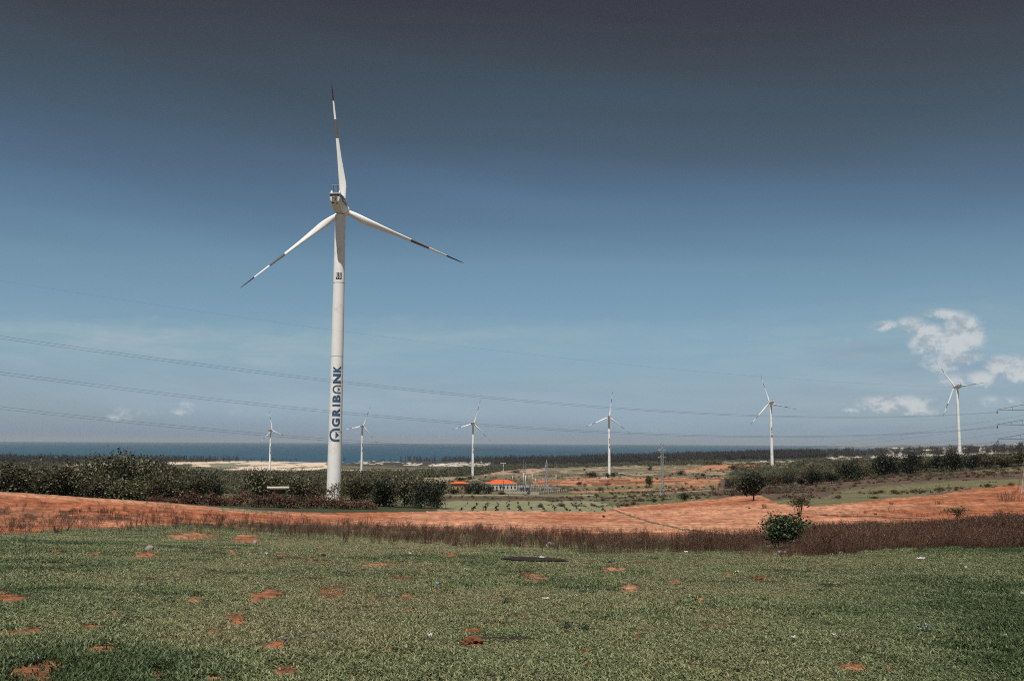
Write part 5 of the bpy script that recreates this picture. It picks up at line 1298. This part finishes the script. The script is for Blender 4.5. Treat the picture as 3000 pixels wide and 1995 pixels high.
p, D_ = on(1941, 1451, 300); k_ = D_ / FPX; P2Y = p.copy(); D2Y = D_; hY = CAMZ + ray(1941, 1299)[2] * D_ - p.z
pylon(p, hY, 15 * k_, 6.6 * k_, [(hY * .725, 9 * k_, -1), (hY * .725, 9 * k_, 1), (hY * .87, 9 * k_, -1), (hY * .87, 9 * k_, 1)], 'tall grey lattice pylon standing alone right of the switchyard', M['steel'], math.atan2(-p.x, p.y) + R(8), .105, .26, ins=1.6, panels=15)
p, D_ = on(1601, 1444, 300); k_ = D_ / FPX; hh = CAMZ + ray(1601, 1346)[2] * D_ - p.z
pylon(p, hh, 12 * k_, 7.5 * k_, [(hh * .40, 10 * k_, -1), (hh * .40, 10 * k_, 1), (hh * .72, 9 * k_, -1), (hh * .72, 9 * k_, 1)], 'shorter pointed lattice pylon inside the switchyard', M['steel'], math.atan2(-p.x, p.y) + R(12), .105, .3, peak=hh * .24, ins=1.4, panels=12)
# big pylon at the right edge
PX1, D1 = 3066, 232; p1 = at(PX1, D1); k1 = D1 / FPX; zt_ = [CAMZ + ray(2961, yy)[2] * D1 - p1.z for yy in (1202, 1245, 1287)]
line_dir = Vector((-259, -122, 0)).normalized(); rz1 = math.atan2(-p1.x, p1.y) + R(6)
PY1 = pylon(p1, zt_[0] + 6.5, 10.2, 1.8, [(z_, (7.3, 6.7, 6.0)[i], s_) for i, z_ in enumerate(zt_) for s_ in (-1, 1)], 'big dark lattice pylon at the right edge, arms reaching into view', M['steel_pink'], rz1, .055, .78, M['steel_dark'], peak=3.2, ins=.55, panels=14)

# ------------------------------------------------------------------ switchyard
gs = [(1526, 1440, 12, 16), (1556, 1441, 16, 18), (1586, 1439, 16, 17), (1618, 1440, 12, 14)]
GL = ['leftmost steel gantry of the switchyard', 'steel gantry left of the switchyard pylon', 'steel gantry directly behind the switchyard pylon', 'rightmost low steel gantry of the switchyard']
for i, (px, py_, w, hpx) in enumerate(gs):
    p, D_ = on(px, py_, 300); k_ = D_ / FPX; e = empty('switchyard_gantry', p, math.atan2(-p.x, p.y) + R(15)); tag(e, GL[i], 'gantry', 'gantries of the switchyard')
    for s in (-1, 1):
        mb = MB(); mb.tube([(s * w * k_, 0, -.5), (s * w * k_ * .96, 0, hpx * k_)], .16, 5); link('post', mb.mesh('post', M['steel']), e)
    mb = MB(); mb.tube([(-w * k_, 0, hpx * k_), (w * k_, 0, hpx * k_)], .13, 5); mb.tube([(-w * k_, 0, hpx * k_ - .8), (w * k_, 0, hpx * k_ - .8)], .09, 4); link('beam', mb.mesh('beam', M['steel']), e)
    for q in (-.6, 0, .6):
        mb = MB(); mb.tube([(q * w * k_, 0, hpx * k_ - .9), (q * w * k_, 0, hpx * k_ - 2.4)], .11, 5); link('insulator', mb.mesh('insulator', M['steel_dark']), e)
# transformers and rows of apparatus posts
for i, (px, lb) in enumerate(((1528, 'grey transformer tank at the left of the switchyard'), (1545, 'grey transformer tank in the middle of the switchyard'))):
    p, D_ = on(px, 1441, 300); e = empty('transformer', p, math.atan2(-p.x, p.y) + R(15)); tag(e, lb, 'transformer', 'transformers of the substation')
    wbox('tank', (0, 0, 1.6), (3.2, 2.4, 3.0), M['steel_dark'], e); wbox('radiator', (-2.0, 0, 1.7), (.7, 2.2, 2.4), M['steel'], e); wbox('radiator', (2.0, 0, 1.7), (.7, 2.2, 2.4), M['steel'], e)
    for q in (-.9, 0, .9):
        mb = MB(); mb.tube([(q, 0, 3.0), (q * 1.25, 0, 4.9)], [.2, .1], 6); link('bushing', mb.mesh('bushing', M['wall']), e)
r = random.Random(5); mb = MB(); mb.tube([(0, 0, -.4), (0, 0, 2.4)], .10, 5); ap_post = mb.mesh('post', M['steel']); mb = MB(); mb.tube([(0, 0, 2.4), (0, 0, 4.6)], [.2, .13], 6); ap_ins = mb.mesh('insulator', M['wall'])
cnt = 0; rowc = {1437: 0, 1442: 0}
for px in range(1520, 1616, 6):
    for py_ in (1437, 1442):
        if r.random() < .32 + .4 * abs(mnoise.noise(Vector((i * .7, j * .3, 0)))): continue
        p, D_ = on(px + r.uniform(-2, 2), py_ + r.uniform(-1, 1), 300); e = empty('insulator_post', p, 0); e.scale = (1, 1, r.uniform(.7, 1.15)); cnt += 1
        tag(e, ordl(rowc[py_], 'slim insulator post', 'in the ' + ('near' if py_ > 1440 else 'far') + ' row of the switchyard'), 'insulator post', 'insulator posts of the switchyard'); link('post', ap_post, e); link('insulator', ap_ins, e); rowc[py_] += 1
# compound wall
A0, _ = on(1478, 1445, 300); A1, _ = on(1578, 1449, 300); A2, _ = on(1664, 1442, 300)
wl = empty('compound_wall', A0); tag(wl, 'low pale concrete wall with posts round the switchyard', 'wall'); pm = boxes_mesh('wall_post', [((0, 0, .9), (.5, .5, 2.2))], M['concrete'])
for a, b_ in ((A0, A1), (A1, A2)):
    n_ = 13
    for i in range(n_):
        q0, q1 = a.lerp(b_, i / n_), a.lerp(b_, (i + 1) / n_); mid_ = (q0 + q1) / 2 - A0; d = q1 - q0; L_ = math.hypot(d.x, d.y); rzz = math.atan2(d.y, d.x)
        mb = MB(); mb.box((0, 0, .6), (L_ - .3, .16, 1.7)); link('wall_panel', mb.mesh('wall_panel', M['concrete']), wl, mid_, (0, 0, rzz)); link('wall_post', pm, wl, q0 - A0, (0, 0, rzz))

# ------------------------------------------------------------------ power lines
Q1 = Vector((p1.x, p1.y)); tipdir = Vector((math.cos(rz1), math.sin(rz1))); QT = Q1 - tipdir * 8.5; Q2 = Vector((-150, 80))


def fit_wire(pts, a, b_, z_end=None):
    T = []; Z = []
    for px, py_ in pts:
        dx, dy, s = ray(px, py_); e = b_ - a; den = dx * e.y - dy * e.x; t = (dy * a.x - dx * a.y) / den
        p = a + e * t; T.append(t); Z.append(CAMZ + s * p.length)
    wts = np.ones(len(T)); return np.polyfit(T, Z, 2 if len(T) < 9 else 3)


def wire(pts, a, b_, label, rad, t0=0.0, t1=1.0, group='conductors of the power line'):
    c = fit_wire(pts, a, b_); P = []
    for i in range(70):
        t = t0 + (t1 - t0) * i / 69; q = a.lerp(b_, t); P.append((q.x, q.y, float(np.polyval(c, t))))
    mb = MB(); mb.tube(P, rad, 5, False); return tag(mb.build('power_line', M['wire'], None, True), label, 'cable', group)


W0 = [(21, 826), (500, 898), (958, 966), (1500, 1032), (2150, 1096), (2400, 1116.5), (2700, 1131)]
W1 = [(8, 985), (500, 1054), (958, 1112), (1300, 1150), (1500, 1168), (1700, 1185), (2000, 1206), (2150, 1214), (2400, 1220), (2760, 1217), (2961, 1203)]
W2 = [(0, 1090), (500, 1151), (958, 1202), (1300, 1234), (1500, 1248), (1700, 1260), (2000, 1273), (2400, 1276), (2700, 1268), (2964, 1246)]
W3 = [(0, 1193), (380, 1230), (740, 1265.6), (1120, 1296), (1300, 1308), (1500, 1319), (1700, 1327), (2000, 1331), (2500, 1322), (2972, 1289)]
wire(W0, QT, Q2, 'faint topmost cable crossing the sky alone', .006)
for nm, Wp, rr in (('upper', W1, .015), ('middle', W2, .015), ('lowest', W3, .015)):
    for sgn, wd in ((0, 'upper'), (1, 'lower')):
        pts = [(x_, y_ + (0 if sgn == 0 else np.interp(x_, [0, 1500, 2960], [7.5, 5.0, 1.5]))) for x_, y_ in Wp]
        wire(pts, QT, Q2, f'{wd} cable of the {nm} pair sagging across the picture', rr)
QY = Vector((P2Y.x, P2Y.y))
for y0, y1, sag, lb in ((1338, 1207, 3.4, 'topmost cable rising from the lone pylon to the right edge'), (1339, 1224, 3.6, 'second cable rising from the lone pylon to the right edge'), (1352, 1250, 3.8, 'third cable rising from the lone pylon to the right edge'), (1353, 1291, 3.0, 'lowest cable rising from the lone pylon to the right edge')):
    za = CAMZ + ray(1950, y0 - 12)[2] * D2Y; zb = CAMZ + ray(2990, y1)[2] * D1; P = []
    for i in range(50):
        t = i / 49; q = QY.lerp(Q1, t); P.append((q.x, q.y, za + (zb - za) * t - 4 * sag * t * (1 - t)))
    mb = MB(); mb.tube(P, .014, 5, False); tag(mb.build('power_line', M['wire'], None, True), lb, 'cable', 'cables from the lone pylon')

# ------------------------------------------------------------------ things lying or standing on the lawn


def lump(name, mat, px, py_, wpx, hpx, label, cat, seed, sub=3, rough=.35, flat=1.0):
    p, D_ = on(px, py_ + hpx / 2, 4); k_ = D_ / FPX; bm = bmesh.new(); bmesh.ops.create_icosphere(bm, subdivisions=sub, radius=.5)
    for v in bm.verts:
        n_ = mnoise.fractal(v.co * 3.1 + Vector((seed * 3.7, 0, 0)), 1.0, 2.0, 3); v.co *= 1 + n_ * rough
        v.co.x *= wpx * k_; v.co.y *= wpx * k_ * .8; v.co.z = v.co.z * hpx * k_ * 1.5 + hpx * k_ * .3
    me_ = bpy.data.meshes.new(name); bm.to_mesh(me_); bm.free(); me_.materials.append(mat)
    if rough < .3: me_.polygons.foreach_set('use_smooth', [True] * len(me_.polygons))
    return tag(link(name, me_, None, p, (0, 0, seed)), label, cat)


lump('rock', M['stone'], 438, 1606, 24, 13, 'grey rock on the left lawn above a red bare patch', 'rock', 1, rough=.25)
lump('rock', M['stone'], 746, 1590, 17, 13, 'round grey stone right of the topmost bare patch', 'rock', 2, rough=.2)
lump('rock', M['darkstone'], 1331, 1595, 13, 9, 'small dark stone at the far edge of the lawn', 'rock', 3)
lump('rock', M['darkstone'], 1787, 1646, 13, 8, 'dark stone right of the black patch', 'rock', 4)
lump('rock', M['darkstone'], 1303, 1645, 14, 7, 'dark stone left of the black patch', 'rock', 5)
lump('rock', M['darkstone'], 1472, 1618, 14, 5, 'flat dark stone above the black patch', 'rock', 6)
lump('rock', M['darkstone'], 947, 1626, 15, 9, 'dark stone on the lawn below the big tower', 'rock', 7)
lump('rock', M['darkstone'], 222, 1883, 13, 9, 'dark stone on the lower left lawn', 'rock', 8)
lump('rock', M['darkstone'], 104, 1932, 9, 24, 'upright black stump beside red patches at lower left', 'stump', 9)
lump('rock', M['darkstone'], 2092, 1776, 14, 9, 'dark stone on the lawn right of centre', 'rock', 10)
lump('earth_clod', M['clod'], 1382, 1880, 66, 24, 'large rust-brown shredded clod in the foreground grass', 'clod', 11, 4, .75)
lump('earth_clod', M['clod'], 1140, 1903, 22, 10, 'small rust-brown clod left of the large one', 'clod', 12, 3, .6)
lump('earth_clod', M['clod'], 2224, 1695, 24, 12, 'rust-brown clod on the lawn below the green shrub', 'clod', 13, 3, .6)
lump('earth_clod', M['clod'], 1728, 1950, 26, 11, 'brown clod low in the picture, right of centre', 'clod', 14, 3, .6)
lump('earth_clod', M['clod'], 1200, 1788, 30, 8, 'flattened brown clod in the middle of the lawn', 'clod', 15, 3, .6)
lump('earth_clod', M['clod'], 1865, 1866, 16, 11, 'brown clod on bare soil right of centre', 'clod', 16, 3, .6)
lump('earth_clod', M['clod'], 1710, 1907, 16, 12, 'brown clod beside an orange bare patch', 'clod', 20, 3, .6)
lump('earth_clod', M['clod'], 2605, 1964, 22, 9, 'dark brown clod at the lower right', 'clod', 21, 3, .6)


def crumple(name, mat, px, py_, wpx, hpx, label, cat, seed):
    p, D_ = on(px, py_ + hpx / 2, 4); k_ = D_ / FPX; r_ = random.Random(seed); n_ = 7; vs = []; fs = []
    for i in range(n_):
        for j in range(n_):
            a, b_ = i / (n_ - 1) - .5, j / (n_ - 1) - .5; q = 1 - .35 * r_.random() * (abs(a) + abs(b_))
            vs.append((a * wpx * k_ * q + r_.uniform(-.06, .06) * wpx * k_, b_ * wpx * k_ * .8 * q, .02 + r_.random() ** 1.5 * hpx * k_ * 1.1))
    for i in range(n_ - 1):
        for j in range(n_ - 1): a = i * n_ + j; fs.append((a, a + n_, a + n_ + 1, a + 1))
    o = link(name, mesh_from(name, vs, fs, [mat]), None, p, (0, 0, seed)); sd_ = o.modifiers.new('thickness', 'SOLIDIFY'); sd_.thickness = .004
    return tag(o, label, cat, 'litter on the lawn')


LIT = [(2290, 1618, 22, 6, 'white plastic bag scrap, left end of the litter below the shrub'), (2306, 1614, 20, 10, 'crumpled white plastic in the middle of the litter below the shrub'), (2322, 1613, 12, 12, 'upright white plastic scrap at the right of the litter below the shrub'),
       (2373, 1611, 9, 8, 'small white scrap against the brown weeds'), (2465, 1619, 14, 6, 'white scrap on the lawn edge further right'), (2438, 1624, 9, 4, 'tiny white scrap left of the lawn edge scrap'), (2010, 1617, 12, 4, 'flat white scrap left of the green shrub'),
       (1838, 1610, 14, 5, 'white scrap at the foot of the weeds, centre right'), (1202, 1622, 12, 6, 'white plastic scraps on stems at lawn centre'), (1365, 1668, 10, 5, 'white scrap left of the thorny twigs'), (1258, 1864, 16, 10, 'white scrap left of the large brown clod'),
       (1282, 1710, 14, 5, None), (1141, 1734, 8, 5, 'tiny white scrap by the green tuft'), (1600, 1755, 22, 3, 'thin pale strip lying in the middle lawn'), (1688, 1746, 12, 6, 'pale scrap right of the thin strip'), (413, 1715, 10, 5, 'white scrap on the left lawn'),
       (780, 1622, 9, 7, 'white scrap right of the round stone'), (2325, 1871, 14, 6, 'white scrap low on the right lawn'), (2442, 1864, 12, 8, 'pale scrap right of centre, lower lawn'), (98, 1933, 26, 6, 'pale flat scrap beside the black stump'), (2160, 1676, 12, 5, 'white scrap above the brown clod'),
       (2698, 1637, 22, 5, 'flat pale scrap on the right lawn'), (2947, 1869, 8, 10, 'pale scrap near the right edge'), (2830, 1663, 8, 4, 'tiny white scrap on the far right lawn'), (2995, 1742, 8, 8, 'white scrap at the right edge'), (1520, 1592, 22, 8, 'white rag in the weeds at centre'), (1612, 1594, 24, 10, 'dirty white rag at the foot of the centre weeds')]
for i, (px, py_, w, h_, lb) in enumerate(LIT):
    if lb is None: crumple('plastic_scrap', M['bluelitter'], px, py_, w, h_, 'blue plastic scrap by the thorn stem', 'litter', i)
    else: crumple('plastic_scrap', M['litter'], px, py_, w, h_, lb, 'litter', i)
# near-black irregular patch laid on the lawn, with pale stones on it
p, D_ = on(1568, 1641, 10); k_ = D_ / FPX; vs = [(0, 0, .012)]; n_ = 40; rws = []
for j, q in enumerate((.35, .7, 1.0)):
    for i in range(n_):
        a = 2 * math.pi * i / n_; w = (1 + .28 * mnoise.noise(Vector((math.cos(a) * 2.5, math.sin(a) * 2.5, 4))) + .10 * mnoise.noise(Vector((math.cos(a) * 9, math.sin(a) * 9, 1)))) * q; X_ = math.cos(a) * w * 89 * k_ - 0 * math.sin(a); Y_ = math.sin(a) * w * .85 - math.cos(a) * .15
        vs.append((X_, Y_, float(terrain(p.x + X_, p.y + Y_)) - p.z + .055 - .02 * (j == 2)))
vs[0] = (0, 0, .05); fs = [(0, 1 + i, 1 + (i + 1) % n_) for i in range(n_)]
for j in range(2):
    for i in range(n_): a = 1 + j * n_ + i; b_ = 1 + j * n_ + (i + 1) % n_; fs.append((a, a + n_, b_ + n_, b_))
M['char'] = material('charred_ground', (.014, .010, .009), .98, .5, 6, .9, dirt=((.085, .045, .028), 5))
tag(link('black_patch', mesh_from('black_patch', vs, fs, [M['char']]), None, p), 'long black patch on the lawn below the weeds', 'burnt patch')
for i, (px, py_, w, h_, lb) in enumerate(((1587, 1632, 22, 5, 'pale bleached stone on the black patch'), (1546, 1638, 9, 3, 'tiny pale stone on the left of the black patch'), (1592, 1643, 5, 3, 'tiny white pebble in the middle of the black patch'))):
    lump('pale_stone', M['litter'], px, py_, w, h_, lb, 'stone', 30 + i, 2, .3)

# dead stems and twigs that stand alone in the grass
TW = [(78, 1628, 1545, 1.0, 'bare branching twig standing at the left edge of the lawn'), (465, 1718, 1632, .8, 'thin bent dead stem on the left lawn'), (650, 1622, 1545, .8, 'dead stem standing left of the topmost bare patch'), (538, 1618, 1594, 1, 'short forked twig on the upper left lawn'),
      (1271, 1734, 1640, .6, 'upright dead stem with side twigs in the middle of the lawn'), (1145, 1712, 1640, .8, 'thin dead stem left of the upright one'), (1105, 1712, 1650, .8, 'curved dead stem at the left of the stem group'), (1215, 1700, 1640, .9, 'dead stem between the curved and the upright one'),
      (1538, 1694, 1652, 2.4, 'thorny spreading twigs beside an orange bare patch'), (1310, 1790, 1755, 1.6, 'low forked twig below the upright dead stem'), (1590, 1750, 1720, 1.2, 'short dark twig in the middle lawn'), (1490, 1762, 1745, 2, 'dark spiky tuft of twigs at the centre'), (2645, 1772, 1728, 1.3, 'leaning dead stem with a flat top on the right lawn'),
      (2550, 1700, 1676, 1.2, 'tiny twig tripod on the right lawn'), (2516, 1642, 1598, .7, 'upright dead stem before the right weeds'), (2232, 1618, 1545, 1.1, 'tall dead branch left of the green shrub'), (2760, 1640, 1612, .7, 'short dead stem at the right lawn edge'), (2740, 1955, 1915, .8, 'tiny dead stem at the lower right'),
      (780, 1665, 1630, 1, 'small dead twig on the upper lawn'), (2200, 1590, 1548, .6, 'tall dry flower spike left of the green shrub'), (2170, 1580, 1525, .5, 'leaning dry spike further left of the green shrub'), (2895, 1855, 1800, 1.0, 'leaning dry stalk at the right')]
for i, (px, b_, tp, sp, lb) in enumerate(TW):
    p, D_ = on(px, b_, 4); hh = (b_ - tp) * D_ / FPX; mb = weed_mesh(900 + i, 2 if sp < 1 else (4 if sp < 2 else 9), hh, .05 * sp, max(.0035, .55 * D_ / FPX), 5, 0)
    o = mb.build('dead_twig', M['twig']); o.location = p + Vector((0, 0, -.01)); o.rotation_euler = (0, 0, i * 1.3); tag(o, lb, 'twig', 'dead stems standing in the lawn')
make_kind('herb', 'leaf_fresh', 150, .045, .34, .20, .01, variants=3, k=6, stems=3, rad=.003, lob=.5)
make_kind('paleherb', 'leaf_pale', 170, .045, .40, .12, .01, variants=2, k=6, stems=3, rad=.003, lob=.5)
for kd, px, b_, tp, w, lb in (('herb', 1655, 1846, 1816, 40, 'dark leafy weed in the lower middle lawn, left of a pair'), ('herb', 1712, 1850, 1818, 46, 'dark leafy weed in the lower middle lawn, right of a pair'), ('herb', 1484, 1774, 1744, 26, 'dark upright leafy tuft at the picture centre below the black patch'),
                             ('herb', 1300, 1790, 1768, 26, 'small dark leafy weed below the upright dead stem'), ('herb', 885, 1784, 1768, 20, 'small leafy weed right of a bare patch cluster'), ('herb', 716, 1700, 1688, 22, 'small leafy weed on the upper left lawn'), ('herb', 2592, 1776, 1764, 34, 'low dark weed at the foot of the leaning stem'),
                             ('herb', 2092, 1782, 1766, 18, 'tiny dark weed right of centre'), ('herb', 660, 1890, 1874, 26, 'dark leafy weed above a red patch on the lower left'), ('paleherb', 850, 1880, 1862, 60, 'pale greyish herb patch left of the pale trio'), ('paleherb', 905, 1868, 1850, 56, 'pale greyish herb patch in the middle of the trio'),
                             ('paleherb', 962, 1878, 1860, 60, 'pale greyish herb patch at the right of the trio'), ('paleherb', 1150, 1745, 1730, 34, 'pale herb by a tiny white scrap'), ('paleherb', 990, 1680, 1662, 30, 'pale dry herb on the upper lawn below the big tower'), ('herb', 1920, 1640, 1630, 30, 'low weed clump right of the dark stone'),
                             ('paleherb', 2700, 1850, 1815, 60, 'pale dry grass tuft on the right lawn'), ('herb', 1030, 1960, 1940, 40, 'low leafy weed near the bottom of the lawn'), ('herb', 2240, 1760, 1748, 30, 'low weed below the rust-brown clod')):
    plant_at(kd, px, b_, tp, w, lb, 'weed', 'low leafy weeds in the lawn', 'leafy_weed', dmin=4)
# brush piles on the red slope
for i, (px, py_, w, h_, lb) in enumerate(((2958, 1470, 64, 26, 'large pile of dry brush on the red slope at the right edge'), (2750, 1478, 30, 9, 'low pile of dry brush on the right red slope'), (2614, 1478, 18, 7, 'small tuft of dry brush, middle of the right red slope'),
                                           (2565, 1509, 8, 6, 'tiny dark clump on the ditch'), (2238, 1489, 10, 12, 'small stake-like stub below the lone tree'), (2195, 1490, 6, 4, 'tiny clod left of the stub'), (2925, 1520, 30, 16, 'low weedy clump by the right end of the ditch'), (170, 1562, 26, 18, 'dark leafless clump at the left lawn edge'),
                                           (60, 1548, 20, 14, 'small spiky clump on the lower left red soil'), (225, 1500, 60, 10, 'flattened dark brush on the left red field'), (310, 1504, 50, 12, 'second flattened dark brush on the left red field'))):
    p, D_ = on(px, py_, 30); k_ = D_ / FPX; mb = weed_mesh(950 + i, 46 if w > 40 else 22, h_ * k_ * 1.2, w * k_ * .42, max(.006, .35 * k_), 4, 8); o = mb.build('brush_pile', M['weed']); o.location = p; tag(o, lb, 'brush', 'heaps of dry brush on the red soil')

# ------------------------------------------------------------------ haze
hz = bpy.data.materials.new('thin_air_haze'); hz.use_nodes = True; hn = hz.node_tree; hn.nodes.remove(hn.nodes['Principled BSDF'])
pv = hn.nodes.new('ShaderNodeVolumePrincipled'); pv.inputs['Color'].default_value = (.84, .91, .99, 1); pv.inputs['Density'].default_value = 2.0e-5; pv.inputs['Anisotropy'].default_value = 0.2
hn.links.new(pv.outputs[0], hn.nodes['Material Output'].inputs['Volume'])
mb = MB(); mb.box((0, 9000, 101), (124000, 112000, 230)); hb_ = mb.build('haze', hz); tag(hb_, 'thin sea haze filling the air over the land and water', kind='stuff')
print('tris', sum(len(p.vertices) - 2 for m in bpy.data.meshes for p in m.polygons) if False else len(bpy.data.meshes), 'posts', cnt, 'objects', len(COL.objects))
